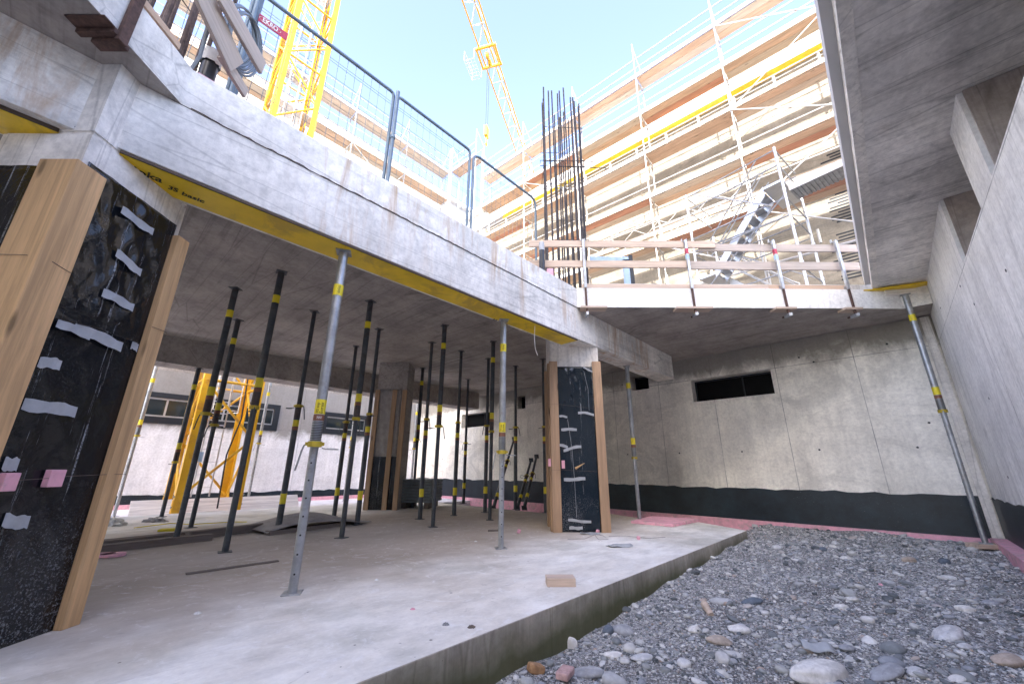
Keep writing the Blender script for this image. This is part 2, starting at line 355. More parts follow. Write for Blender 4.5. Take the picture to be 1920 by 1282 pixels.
def mk_ground():
    t = NT('gravel_soil'); a = t.noise(1.2, 8, .7); b = t.noise(30, 6, .75); c = t.noise(90, 4, .7)
    col = t.mix(t.ramp(b, [(.3, 0), (.7, 1)]), (.07, .068, .066), (.60, .59, .57)); col = t.mix(t.ramp(a, [(.45, 0), (.62, .55)]), col, (.10, .09, .085))
    v = t.n('ShaderNodeTexVoronoi'); v.inputs['Scale'].default_value = 55; t.l(t.co(), v.inputs['Vector'])
    col = t.mix(t.ramp(c, [(.52, 0), (.62, .8)]), col, (.80, .80, .80)); col = t.mix(t.ramp(c, [(.36, .8), (.44, 0)]), col, (.05, .05, .055)); h = t.math('ADD', t.math('MULTIPLY', b, .8), t.math('MULTIPLY', c, .5)); h = t.math('SUBTRACT', h, v.outputs['Distance'])
    t.bump(h, .9, .02); return t.out(col, .95, 0, .15)
M_['ground'] = mk_ground()
def mk_stone(name, k=1.0):
    t = NT(name); g = t.n('ShaderNodeNewGeometry'); r = g.outputs['Random Per Island']
    col = t.ramp(r, [(0, (.10, .11, .115)), (.2, (.22, .24, .25)), (.36, (.40, .41, .40)), (.50, (.66, .65, .62)), (.7, (.32, .34, .37)), (.85, (.80, .79, .76)), (.96, (.55, .54, .53)), (1, (.48, .36, .28))])
    nz = t.noise(35, 5, .7); col = t.mix(.5, col, t.ramp(nz, [(.3, .5), (.7, 1.1)]), 'MULTIPLY'); t.bump(nz, .25, .004); return t.out(col, .8, 0, .3)
M_['stone'] = mk_stone('river_stone')
def stone_mat(name, c):
    t = NT(name); nz = t.noise(30, 6, .7); b = t.noise(8, 5, .6, t.co(scale=(1, 3, 1))); col = t.mix(t.ramp(nz, [(.3, 0), (.7, 1)]), mul(c, .75), mul(c, 1.15)); col = t.mix(t.ramp(b, [(.5, 0), (.6, .5)]), col, mul(c, .55)); t.bump(nz, .3, .005); return t.out(col, .8, 0, .3)
SM = {'white': stone_mat('white_stone', (.80, .78, .74)), 'grey': stone_mat('grey_stone', (.40, .41, .43)), 'blue': stone_mat('blue_grey_stone', (.15, .18, .22)), 'brown': stone_mat('brown_stone', (.50, .42, .35)), 'pale': stone_mat('pale_grey_stone', (.62, .62, .62))}
def mk_glass():
    t = NT('window_glass'); return t.out((.02, .03, .035), .05, 0, .8)
M_['glass'] = mk_glass()

M_['paving'] = plain('pale_dusty_paving', (.85, .83, .84), .9, var=.12, scale=2.5, bump=.2, dirt=(.62, .58, .56))

M_['pane'] = plain('dark_window_void', (.006, .006, .007), .6, spec=.1)
M_['pinkb'] = plain('reddish_brick', (.55, .36, .34), .9, var=.3, scale=30, bump=.3)
M_['brickb'] = plain('orange_brown_brick', (.42, .24, .12), .9, var=.5, scale=25, bump=.4)
M_['brownlining'] = concrete('brown_stained_concrete', (.52, .45, .40), 'z', 9, .3, stain=.6)
M_['stackgrey'] = plain('grey_panel_paint', (.20, .23, .25), .7, var=.3, scale=5)
# ================================================================== SETTING
GF = frame((0, 0, 0), A1)           # grid: x=s along the front beam, y=n towards the yard
def GI(p): s_, n_ = sn(p); return (s_, n_)
# ---- ground: one sheet to the horizon, finer and bumpy where the pit is
def gz(x, y):
    d = hypot(x, y); t = max(0.0, min(1.0, (y - 2.0) / 4.5)); t = t * t * (3 - 2 * t)
    base = -0.25 + 0.16 * t
    nn = N1.x * x + N1.y * y
    if nn > 1.9: return -0.27
    return base + .018 * sin(3.1 * x + 1.3 * y) * cos(2.3 * y - .7 * x) + .012 * sin(7.3 * x - 2 * y) + .010 * sin(5.1 * y + 9 * x)
mb = MB()
mb.sheet(130, 110, lambda u, v: ((-1.5 + 11 * u), (-1.5 + 9.5 * v), gz(-1.5 + 11 * u, -1.5 + 9.5 * v)))
X0, X1, Y0, Y1 = -1.5, 9.5, -1.5, 8.0
for (a, b, c, d) in ((-600, -600, 600, Y0), (-600, Y1, 600, 600), (-600, Y0, X0, Y1), (X1, Y0, 600, Y1)):
    mb.add([(a, b, -.27), (c, b, -.27), (c, d, -.27), (a, d, -.27)], [(0, 1, 2, 3)])
tag(obj('ground', mb, M_['ground']), kind='structure')
# ---- floor slab
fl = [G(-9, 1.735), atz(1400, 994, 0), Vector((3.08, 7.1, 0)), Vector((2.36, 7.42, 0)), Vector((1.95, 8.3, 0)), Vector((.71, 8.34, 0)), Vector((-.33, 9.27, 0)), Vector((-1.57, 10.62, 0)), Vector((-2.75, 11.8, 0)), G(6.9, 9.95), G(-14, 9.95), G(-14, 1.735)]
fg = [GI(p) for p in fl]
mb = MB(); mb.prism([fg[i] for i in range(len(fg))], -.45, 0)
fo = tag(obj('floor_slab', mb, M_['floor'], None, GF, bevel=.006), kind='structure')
fo.data.materials.append(M_['slabedge'])
for p in fo.data.polygons:
    if abs(p.normal.z) < .5: p.material_index = 1
# yard floor, a little lower, between the rear beam and the yard wall
mb = MB(); mb.box((-14, 9.96, -.5), (9.6, 13.3, -.12)); tag(obj('yard_paving', mb, M_['paving'], None, GF), kind='structure')

# ---- pit walls
WF = frame(WP, AW)
def wall_thing(name, label, F, L, holes, ztop, mat, thick=.3, x0=0.0, z0=-.5):
    """wall plane y=0 facing +y; holes=[(xa,xb,za,zb)]"""
    t = thing(name, label, 'wall', F); xs = sorted({x0, L} | {h[0] for h in holes} | {h[1] for h in holes}); m = MB()
    for a, b in zip(xs, xs[1:]):
        hs = sorted([(h[2], h[3]) for h in holes if h[0] <= a + 1e-6 and h[1] >= b - 1e-6]); z = z0
        for c, d in hs: m.box((a, -thick, z), (b, 0, c)); z = d
        if z < ztop: m.box((a, -thick, z), (b, 0, ztop))
    bm = bmesh.new(); me0 = bpy.data.meshes.new('tmp'); me0.from_pydata(m.v, [], m.f); bm.from_mesh(me0)
    bmesh.ops.remove_doubles(bm, verts=bm.verts, dist=1e-4)
    # drop the internal doubled faces between neighbouring cells
    seen = {}
    for f in bm.faces:
        k = tuple(sorted(v.index for v in f.verts)); seen.setdefault(k, []).append(f)
    bmesh.ops.delete(bm, geom=[f for v in seen.values() if len(v) > 1 for f in v], context='FACES_ONLY'); bmesh.ops.recalc_face_normals(bm, faces=bm.faces)
    me = bpy.data.meshes.new('wall'); bm.to_mesh(me); bm.free(); bpy.data.meshes.remove(me0)
    o = bpy.data.objects.new('wall', me); C.objects.link(o); me.materials.append(mat); o.parent = t; WM[o.name] = WM[t.name]
    return t
def wavy_band(x0, x1, z0, z1, y=.004, seed=0, thick=.008):
    m = MB(); n = max(8, int((x1 - x0) * 6)); r_ = random.Random(seed); hs = [z1 + r_.uniform(-.018, .018) for _ in range(n + 1)]
    m.sheet(n, 1, lambda u, v: (x0 + (x1 - x0) * u, y + thick, z0 if v == 0 else hs[int(round(u * n))]), False)
    m.sheet(n, 1, lambda u, v: (x0 + (x1 - x0) * u, y + thick if v == 0 else y - .02, hs[int(round(u * n))]), False)
    return m
def tie_holes(pts):
    m = MB()
    for x, z in pts: m.tube((x, -.01, z), (x, .003, z), .016, 10)
    return m
# window openings measured in the wall frame
def wx(px, py): return (atv(px, py, WP, AW) - WP).dot(EW)
wA = (wx(1453, 737), wx(1295, 712), 2.18, 2.64); wB = (wx(1217, 725), wx(1183, 705), 2.6, 2.93); wC = (wx(985, 765), wx(970, 743), 2.53, 2.92); wD = (wx(922, 798), wx(866, 776), 2.14, 2.6)
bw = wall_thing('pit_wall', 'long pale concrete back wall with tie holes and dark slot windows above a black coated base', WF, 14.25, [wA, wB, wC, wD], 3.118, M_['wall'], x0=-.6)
tag(obj('base_coating', wavy_band(0, 14.2, -.3, .49, seed=3), M_['band'], bw))
pts = [(x, z) for x in [.55 + 1.2 * i for i in range(12)] for z in (1.15, 2.78) if not (wA[0] - .1 < x < wA[1] + .1 and z > 2)]
obj('tie_holes', tie_holes(pts + [(.35, 1.5), (1.55, 2.66)]), M_['dark'], bw)
for h in (wA, wB, wC, wD):
    m = MB(); a, b, c, d = h; e = .025
    m.box((a, -.28, c), (b, -.2, c + e)); m.box((a, -.28, d - e), (b, -.2, d)); m.box((a, -.28, c + e), (a + e, -.2, d - e)); m.box((b - e, -.28, c + e), (b, -.2, d - e)); m.box(((a + b) / 2 - .2, -.27, c + e), ((a + b) / 2 - .18, -.21, d - e))
    f = obj('window_frame', m, M_['dark'], bw)
    m = MB(); m.box((a + e, -.255, c + e), (b - e, -.25, d - e)); obj('pane', m, M_['pane'], f)  # matt black sheet painting the darkness inside the open slot
# corner grout strip at the right end of the wall (lighter fin)
m = MB(); m.box((.0, .0, -.3), (.10, .05, 3.1)); obj('corner_fillet', m, M_['col'], bw)
# right wall (plane n=-.887), openings under the slab
RF = frame(G(8.65, -.887), A1)          # x = s-8.65, y=+N1 faces the pit
rw = wall_thing('side_wall', 'tall smooth bluish grey concrete wall on the right with deep openings under the slab', RF, .0, [(4.33 - 8.65, 5.49 - 8.65, 2.72, 3.447), (1.9 - 8.65, 3.85 - 8.65, 2.72, 3.447), (-.6 - 8.65, 1.2 - 8.65, 2.72, 3.447)], 3.447, M_['wallR'], .34, x0=-14.0)
obj('base_coating', wavy_band(-14, -.02, -.4, .46, seed=5), M_['band'], rw)
m = MB()
for x, z in ((-1.1, 2.9), (-2.1, 1.55), (-3.0, 2.35), (-3.6, 1.2), (-1.6, .75), (-4.3, 2.2), (-2.7, 2.65)): m.tube((x, -.01, z), (x, .003, z), .013, 8)
obj('tie_holes', m, M_['dark'], rw)
for sj in (5.49, 3.85):
    m = MB(); m.box((sj - 8.65 - .018, -.335, 2.725), (sj - 8.65 - .002, -.03, 3.444)); obj('reveal_lining', m, M_['brownlining'], rw)
m = MB(); m.box((-14, -1.6, -.5), (1.0, -1.3, 3.447)); m.box((.7, -1.3, -.5), (1.0, -.35, 3.0)); single('passage_wall', m, M_['soffit'], 'brownish concrete wall deep behind the openings of the right hand wall', 'wall', RF)  # short end return added to keep light out of the passage
# yard wall (left, sunlit)
LC = Vector((-3.6, 15.8, 0)); sL, nL = sn(LC)
YF = frame(G(9.6, nL), A1 + pi)         # x towards camera (-E1), +y = -N1 faces the yard
def yx(px, py): return (atv(px, py, LC, A1) - G(9.6, nL)).dot(-E1)
hA = (yx(515, 800), yx(515, 800) + 3.9, 1.93, 2.55); hB = (yx(688, 800), yx(607, 790), 1.95, 2.5)
yw = wall_thing('yard_wall', 'white concrete wall behind the yellow mast with long dark framed windows', YF, 16, [hA, hB], 3.2, M_['wallL'], .3, x0=-.2)
obj('base_coating', wavy_band(-.2, 16, -.3, .17, seed=8), M_['band'], yw)
for a, b, c, d in (hA, hB):
    e = .09; m = MB(); m.box((a - .06, -.1, c - .07), (b + .06, .03, c + e)); m.box((a - .06, -.1, d - e + .03), (b + .06, .03, d + .07)); m.box((a - .06, -.1, c + e), (a + e, .03, d - e + .03)); m.box((b - e, -.1, c + e), (b + .06, .03, d - e + .03))
    f = obj('window_frame', m, M_['dark'], yw); n_ = max(2, int((b - a) / 1.2)); m = MB()
    for i in range(n_ + 1):
        x = a + e + (b - a - 2 * e) * i / n_; m.box((x - .02, -.06, c + e), (x + .02, -.02, d - .06))
    m.box((a + e, -.06, c + e), (b - e, -.02, c + e + .04)); m.box((a + e, -.06, d - .10), (b - e, -.02, d - .06)); obj('sash', m, M_['alu'], f)
    m = MB(); m.box((a + e, -.045, c + e), (b - e, -.04, d - .06)); obj('pane', m, M_['glass'], f)
# pink foam kerbs along the pit walls
m = MB(); m.box((.12, .012, -.35), (13.9, .10, -.045)); k1 = single('foam_kerb', m, M_['pink'], 'long pink foam insulation strip along the foot of the back wall', 'insulation', WF, bevel=.004)
m = MB(); m.box((-9, .012, -.4), (-.15, .16, -.02)); k2 = single('foam_kerb', m, M_['pink'], 'thick pink foam insulation strip at the foot of the right hand wall', 'insulation', RF, bevel=.004)
m = MB(); m.box((.2, .012, -.3), (13, .11, -.02)); k3 = single('foam_kerb', m, M_['pink'], 'pink foam insulation strip at the foot of the white yard wall', 'insulation', YF, bevel=.004)

# ---- upper deck with beams
ZS, ZT, ZB = 3.12, 3.43, 2.62
PL = Vector((-2.225, 2.053, 0)); PM = Vector((.975, 5.51, 0)); PR = Vector((5.85, 5.51, 0)); PRW = PR - N1 * .33
cornerW = GI(LC)
dk = [GI(Vector((-2.21, -1.6, 0))), GI(PL), GI(PM), GI(PR), (sn(PR)[0], -.885)]
backs = GI(W(-.0, 0));
deck = thing('upper_deck', 'bright concrete floor deck with upstand edge over the propped hall', 'concrete deck', GF)
# front piece: polygon up to the yard opening
front = dk + [(8.64, -.885), GI(W(10.74, 0)), (-16, 9.85), (-16, 6), GI(Vector((-7, -1.6, 0)))]
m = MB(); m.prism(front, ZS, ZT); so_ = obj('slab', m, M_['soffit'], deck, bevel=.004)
so_.data.materials.append(M_['face'])
for p in so_.data.polygons:
    if abs(p.normal.z) < .5: p.material_index = 1
# smooth new fascia facing the viewer
m = MB(); m.box((PM.x + .01, 5.497, 3.121), (PR.x, 5.515, 3.432)); obj('fascia', m, M_['fascia'], deck, world=True)
m = MB(); m.box((PM.x + .35, 5.72, 3.44), (PR.x - .1, 5.86, 3.62)); obj('kerb', m, M_['col'], deck, world=True, bevel=.01)
# front beam and its continuation to the back wall, rear beam
m = MB(); m.box((-8, 3.031, ZB), (8.85 - .55, 3.40, ZS - .001)); fb = obj('edge_beam', m, M_['face'], deck, bevel=.005)
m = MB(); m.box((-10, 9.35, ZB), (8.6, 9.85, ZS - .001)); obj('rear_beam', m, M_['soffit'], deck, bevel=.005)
# rough construction joint along the beam
m = MB(); prev = None; pts = []
rj = random.Random(5)
for i in range(121): pts.append((.05 + 4.66 * i / 120, 3.024 + rj.uniform(-.003, .002), ZS + rj.uniform(-.008, .006) - .0 * i))
m.path(pts, .0035, 5); obj('joint_crack', m, M_['rust'], deck)
# lifting loops on the deck edge
def loop_at(px, py):
    P = atv(px, py, G(0, 3.2), A1); s_ = sn(P)[0]; m = MB()
    m.path([(s_ - .07, 3.2, 3.42), (s_ - .07, 3.2, 3.53), (s_ - .05, 3.2, 3.56), (s_ + .05, 3.2, 3.56), (s_ + .07, 3.2, 3.53), (s_ + .07, 3.2, 3.42)], .006, 6); obj('lifting_loop', m, M_['rebar'], deck)
for p in ((475, 190), (705, 330), (855, 412), (955, 462)): loop_at(*p)
# deck over the basement behind the pit wall and right hand upper slab
m = MB(); m.prism([GI(W(-1.5, -.01)), GI(W(14.3, -.01)), (40, nL + .0), (40, -12), (8.55, -12)], 3.0, 3.4)
m.prism([(-16, nL + .01), (40, nL + .01), (40, 30), (-16, 30)], 3.0, 3.4)
single('rear_deck', m, M_['soffit'], 'grey concrete deck carrying the scaffolds behind the pit wall', 'concrete deck', GF)
ov = thing('overhead_slab', 'wide board-marked concrete slab overhanging the right side of the pit', 'concrete slab', GF)
m = MB(); m.box((-2.2, -4.0, 3.45), (7.97, -.30, 3.72)); so2 = obj('slab', m, M_['soffit2'], ov, bevel=.004)
m = MB(); m.box((-2.2, -.372, 3.438), (7.96, -.299, 3.4495)); obj('edge_strip', m, M_['col'], ov)
m = MB(); m.box((-2.2, -.302, 3.60), (7.98, -.235, 3.80)); obj('edge_board', m, M_['white'], ov)
# dark closing walls of the hall left and of the side passage
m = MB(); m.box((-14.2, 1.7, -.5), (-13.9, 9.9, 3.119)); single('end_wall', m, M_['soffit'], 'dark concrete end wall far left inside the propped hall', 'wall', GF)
# unseen block added behind the viewer to keep the sun off the pit
m = MB(); m.box((-24, -42, 0), (16, -30, 31.5)); single('added_shade_block', m, M_['facade'], 'unseen tall block added far behind the viewer to shade the pit', 'building')
# ================================================================== COLUMNS
def tape(m, p, a, b, w=.055, out=.004, bend=0.0):
    """strip on a vertical plane given by callable p(u,z,out); from a=(u,z) to b"""
    n = 7
    def fn(u, v):
        x = a[0] + (b[0] - a[0]) * u; z = a[1] + (b[1] - a[1]) * u + bend * sin(pi * u) + (v - .5) * w * (1 + .12 * sin(13 * u + 5 * a[0])) + .004 * sin(7 * u + 3 * a[1])
        return p(x, z, out + .002 * sin(9 * u + 3 * v))
    m.sheet(n, 1, fn, False); return m
def wrinkled(p, u0, u1, z0, z1, amp, seed, nu=36, nv=110, zsplit=None):
    r_ = random.Random(seed); waves = [(r_.uniform(-1, 1), r_.uniform(-1, 1), r_.uniform(0, 6.3), r_.uniform(.5, 1)) for _ in range(9)]
    def fn(u, v):
        x = u0 + (u1 - u0) * u; z = z0 + (z1 - z0) * v; h = 0
        for a, b, c, k in waves:
            t = sin((a * x * 16 + b * z * 9) + c + .8 * sin(2.2 * z + 3 * x + c)); h += k * (1 - abs(t)) ** 3
        e = min(1, u / .08, (1 - u) / .08, v / .02, (1 - v) / .02); k = amp * (1.0 if zsplit is None or z > zsplit else .22)
        return p(x, z, .006 + max(0, h) * k * (.25 + .75 * e))
    m = MB(); m.sheet(nu, nv, fn); return m
# ---- column L (near left): footprint x[-2.87,-2.367] y[1.778,2.45]
cl = thing('concrete_column', 'large near concrete column at the left wrapped in torn black foil with orange corner timbers', 'column', frame((-2.62, 2.11, 0), pi / 2), 'foil wrapped concrete columns')
x0, x1, y0, y1 = -.25, .253, -.332, .34
m = MB(); m.box((x0, y0, 0), (x1, y1, 2.585)); m.box((x0, y0, 2.612), (x1, y1, 3.119)); m.box((x0 + .008, y0 + .008, 2.585), (x1 - .008, y1 - .008, 2.612)); obj('shaft', m, M_['col'], cl)
pr = lambda u, z, o: (x1 + o, u, z)           # right face (faces +x), u=y
pf = lambda u, z, o: (u, y0 - o, z)           # front face
def rpx(px, py):
    P = atv(px, py, (-2.367, 0), 0); return (P.y - 2.11, P.z)
ftop = 2.42
fo_ = obj('foil', wrinkled(pr, -.31, .30, .0, ftop, .010, 4, zsplit=1.62), M_['foil'], cl, solid=.0015)
m = MB(); m.sheet(10, 60, lambda u, v: pf(x0 + .5 * u * .94, .0 + 2.36 * v, .006 + .006 * abs(sin(7 * v + 9 * u)))); obj('foil', m, M_['foil'], cl, solid=.0015)
for a, b, w_ in (((217, 393), (277, 436), .05), ((207, 473), (254, 512), .05), ((181, 547), (240, 577), .05), ((94, 604), (158, 630), .045), ((127, 612), (218, 650), .06), ((242, 645), (254, 652), .05), ((67, 677), (109, 684), .055), ((37, 756), (138, 772), .06), ((0, 868), (28, 872), .06), ((0, 975), (48, 980), .06)):
    m = MB(); tape(m, pr, rpx(*a), rpx(*b), w_, .036 if a[1] < 620 else .016); obj('tape', m, M_['tape'], fo_)
# seam of the two foil sheets
q = [rpx(95, 598), rpx(160, 612), rpx(250, 642)]
m = MB(); m.path([pr(q[0][0], q[0][1], .03), pr(q[1][0], q[1][1], .035), pr(q[2][0], q[2][1], .03)], .005, 6); obj('foil_fold', m, M_['foil'], fo_)
# corner timbers: front corner timber (two faces), right hand board, left board
m = MB(); m.prism([(x1 - .17, y0 - .045), (x1 + .036, y0 - .045), (x1 + .036, y0 + .115), (x1 + .006, y0 + .115), (x1 + .006, y0 - .006), (x1 - .17, y0 - .006)], .0, 2.375); obj('corner_timber', m, M_['woodO'], cl, bevel=.003)
m = MB(); m.box((x1 + .010, .292, .0), (x1 + .055, .388, 2.335)); obj('corner_timber', m, M_['woodO'], cl, bevel=.003)
m = MB(); m.box((x0 - .045, y0 - .03, .02), (x0 + .045, y0 - .007, 2.36)); obj('corner_timber', m, M_['woodOd'], cl, bevel=.003)
# binding wires round the timbers
def wire_loop(pts, mat=None, par=None, r=.0016): m = MB(); m.path(pts, r, 5); return obj('binding_wire', m, mat or M_['rebar'], par)
a = rpx(80, 540); b = rpx(295, 620)
wire_loop([(x0 - .05, y0 - .05, 1.80), (x1 - .02, y0 - .05, 1.79), (x1 + .037, y0 + .02, 1.79), (x1 + .037, y0 + .11, 1.775)], par=cl)
wire_loop([(x1 + .058, .29, 1.66), (x1 + .06, .35, 1.662), (x1 + .058, .405, 1.66)], par=cl)
a = rpx(0, 901); b = rpx(182, 889)
wire_loop([pr(a[0], a[1], .03), pr(rpx(60, 897)[0], rpx(60, 897)[1], .05), pr(rpx(118, 892)[0], rpx(118, 892)[1], .04), pr(.29, b[1], .05), pr(.40, b[1], .06)], par=cl)
for (pa, pb, d) in (((79, 880), (97, 912), .035), ((-8, 886), (8, 920), .035)):
    q0 = rpx(*pa); q1 = rpx(*pb); m = MB(); m.box((x1 + .018, min(q0[0], q1[0]), min(q0[1], q1[1])), (x1 + .018 + d, max(q0[0], q1[0]), max(q0[1], q1[1]))); obj('foam_spacer', m, M_['pink'], cl, bevel=.003)
# ---- column M: front y=5.88, x .585..1.32
cm = thing('concrete_column', 'middle concrete column under the beam corner wrapped in blue black foil between two timbers', 'column', frame((.955, 6.2, 0), pi / 2), 'foil wrapped concrete columns')
mx0, mx1, my0, my1 = -.37, .372, -.30, .35
m = MB(); m.box((mx0, my0, 0), (mx1, my1, 2.618)); m.box((mx0 + .001, my0, 2.63), (mx1, my1, 3.119)); m.box((mx0 + .008, my0 + .008, 2.617), (mx1 - .008, my1 - .008, 2.631)); obj('shaft', m, M_['col'], cm)
pm = lambda u, z, o: (u, my0 - o, z)
def mpx(px, py):
    P = atv(px, py, (0, 5.9), pi / 2); return (P.x - .955, P.z)
fm = obj('foil', wrinkled(pm, -.27, .27, .0, 2.30, .009, 13, 30, 90, zsplit=1.62), M_['foilb'], cm, solid=.0015)
for a, b, w_, bd in (((1093, 690), (1110, 698), .03, 0), ((1083, 774), (1113, 778), .035, .01), ((1048, 780), (1063, 782), .03, 0), ((1052, 805), (1081, 805), .04, 0), ((1034, 834), (1064, 838), .04, .01), ((1056, 845), (1089, 837), .04, .01), ((1057, 899), (1097, 897), .045, 0), ((1065, 974), (1108, 978), .035, .0), ((1067, 989), (1092, 989), .04, 0)):
    m = MB(); tape(m, pm, mpx(*a), mpx(*b), w_, .042 if a[1] < 800 or 830 < a[1] < 850 else .022, bd); obj('tape', m, M_['tape'], fm)
m = MB(); q = [(1094, 696), (1102, 730), (1104, 770)]; m.path([pm(*mpx(*k), .024) for k in q], .002, 5); q = [(1064, 786), (1072, 840), (1077, 900), (1081, 970)]; m.path([pm(*mpx(*k), .015) for k in q], .0022, 5); obj('foil_seam', m, M_['tape'], fm)
for a, b, mt in ((mx0 - .02, mx0 + .105, M_['woodOd']), (mx1 - .105, mx1 + .022, M_['woodOd'])):
    m = MB(); m.box((a, my0 - .045, 0), (b, my0 - .008, 2.375)); obj('corner_timber', m, mt, cm, bevel=.003)
m = MB(); m.box((mx0 - .04, my0 + .02, 0), (mx0 - .005, my0 + .13, 2.36)); obj('corner_timber', m, M_['woodOd'], cm, bevel=.003)
m = MB(); m.box((mx0 - .04, my1 - .13, 0), (mx0 - .005, my1 + .02, 2.36)); obj('corner_timber', m, M_['woodOd'], cm, bevel=.003)
wire_loop([(mx0 - .03, my0 - .048, 1.72), (mx0 + .11, my0 - .048, 1.72), (.27, my0 - .03, 1.66), (mx1 + .024, my0 - .048, 1.66)], par=cm, r=.0013)
wire_loop([(mx0 - .03, my0 - .048, .80), (mx0 + .11, my0 - .048, .80), (.27, my0 - .03, .78), (mx1 + .024, my0 - .048, .78)], par=cm, r=.0013)
for (pa, pb) in (((1052, 863), (1058, 878)), ((1027, 860), (1032, 874))):
    q0 = mpx(*pa); q1 = mpx(*pb); m = MB(); m.box((min(q0[0], q1[0]), my0 - .08, min(q0[1], q1[1])), (max(q0[0], q1[0]), my0 - .05, max(q0[1], q1[1]))); obj('foam_spacer', m, M_['pink'], cm)
q0 = mpx(1078, 878); q1 = mpx(1095, 868); m = MB(); m.tube((q0[0], my0 - .03, q0[1]), (q1[0], my0 - .04, q1[1]), .018, 4, .003); obj('wood_wedge', m, M_['woodO'], cm)
# ---- far column under the rear beam
P = atz(712, 956, 0); fc = thing('concrete_column', 'far shade-darkened concrete column under the rear beam clad with brown boards and grey fleece', 'column', frame((P.x, P.y + .3, 0), pi / 2), 'foil wrapped concrete columns')
m = MB(); m.box((-.33, -.26, 0), (.33, .33, 3.119)); obj('shaft', m, M_['soffit'], fc)  # darker soffit concrete paints the hall's shade onto the shaft
m = MB(); m.sheet(12, 14, lambda u, v: (-.27 + .5 * u, -.272 - .012 * abs(sin(9 * u + 5 * v)), 1.05 + 1.45 * v)); obj('fleece', m, M_['felt'], fc, solid=.003)
m = MB(); m.box((-.26, -.269, 0), (.24, -.262, 1.05)); obj('foil', m, M_['foil'], fc)
for a in (-.35, .03, .25):
    m = MB(); m.box((a, -.315, 0), (a + .10, -.286, 2.48)); obj('corner_timber', m, M_['woodOd'], fc, bevel=.003)

# ================================================================== YELLOW FORM PANELS
def form(name, label, a, b, n0, n1, z=ZB, txt=None):
    t = thing(name, label, 'form panel', frame(G(a, n0, z - .022), A1), 'yellow form panels'); L = b - a
    m = MB(); m.box((0, 0, 0), (L, n1 - n0, .021)); p = obj('panel', m, M_['form'], t)
    m = MB(); m.box((0, -.014, .002), (L, -.001, .021)); obj('rim', m, M_['formedge'], t); return t
sa = sn(atz(224, 294, ZB))[0]; sb = sn(atz(1062, 641, ZB))[0]
f1 = form('form_panel', 'long yellow form panel left under the front beam with black lettering', sa, sb, 3.05, 3.33)
# lettering on the underside, read from below, standing towards the hall
def under_text(body, s_, n_, size, width):
    return text_obj('lettering', body, size, M_['blk'], f1, Matrix.Translation((s_ - sa, n_ - 3.05, -.003)) @ Matrix.Rotation(pi, 4, 'X'), width, .0004, .0015)
under_text('doka', -.055, 3.165, .10, .17); under_text('3S', .093, 3.215, .065, .052); under_text('basic', .205, 3.225, .065, .125); s_, n_ = sn(atz(938, 600, ZB)); under_text('3S basic', s_, n_, .05, .28)
f2 = form('form_panel', 'yellow form panel left under the beam stub at the far left edge', -3.2, sn(atz(112, 243, ZB))[0], 3.098, 3.345)
m = MB(); m.prism([(5.32, 5.50), (5.44, 5.47), (6.30, 5.08), (6.33, 5.36), (6.05, 5.49)], 3.405, 3.4275)
single('form_panel', m, M_['form'], 'small yellow form panel on the bearing board above the corner prop', 'form panel', None, 'yellow form panels')

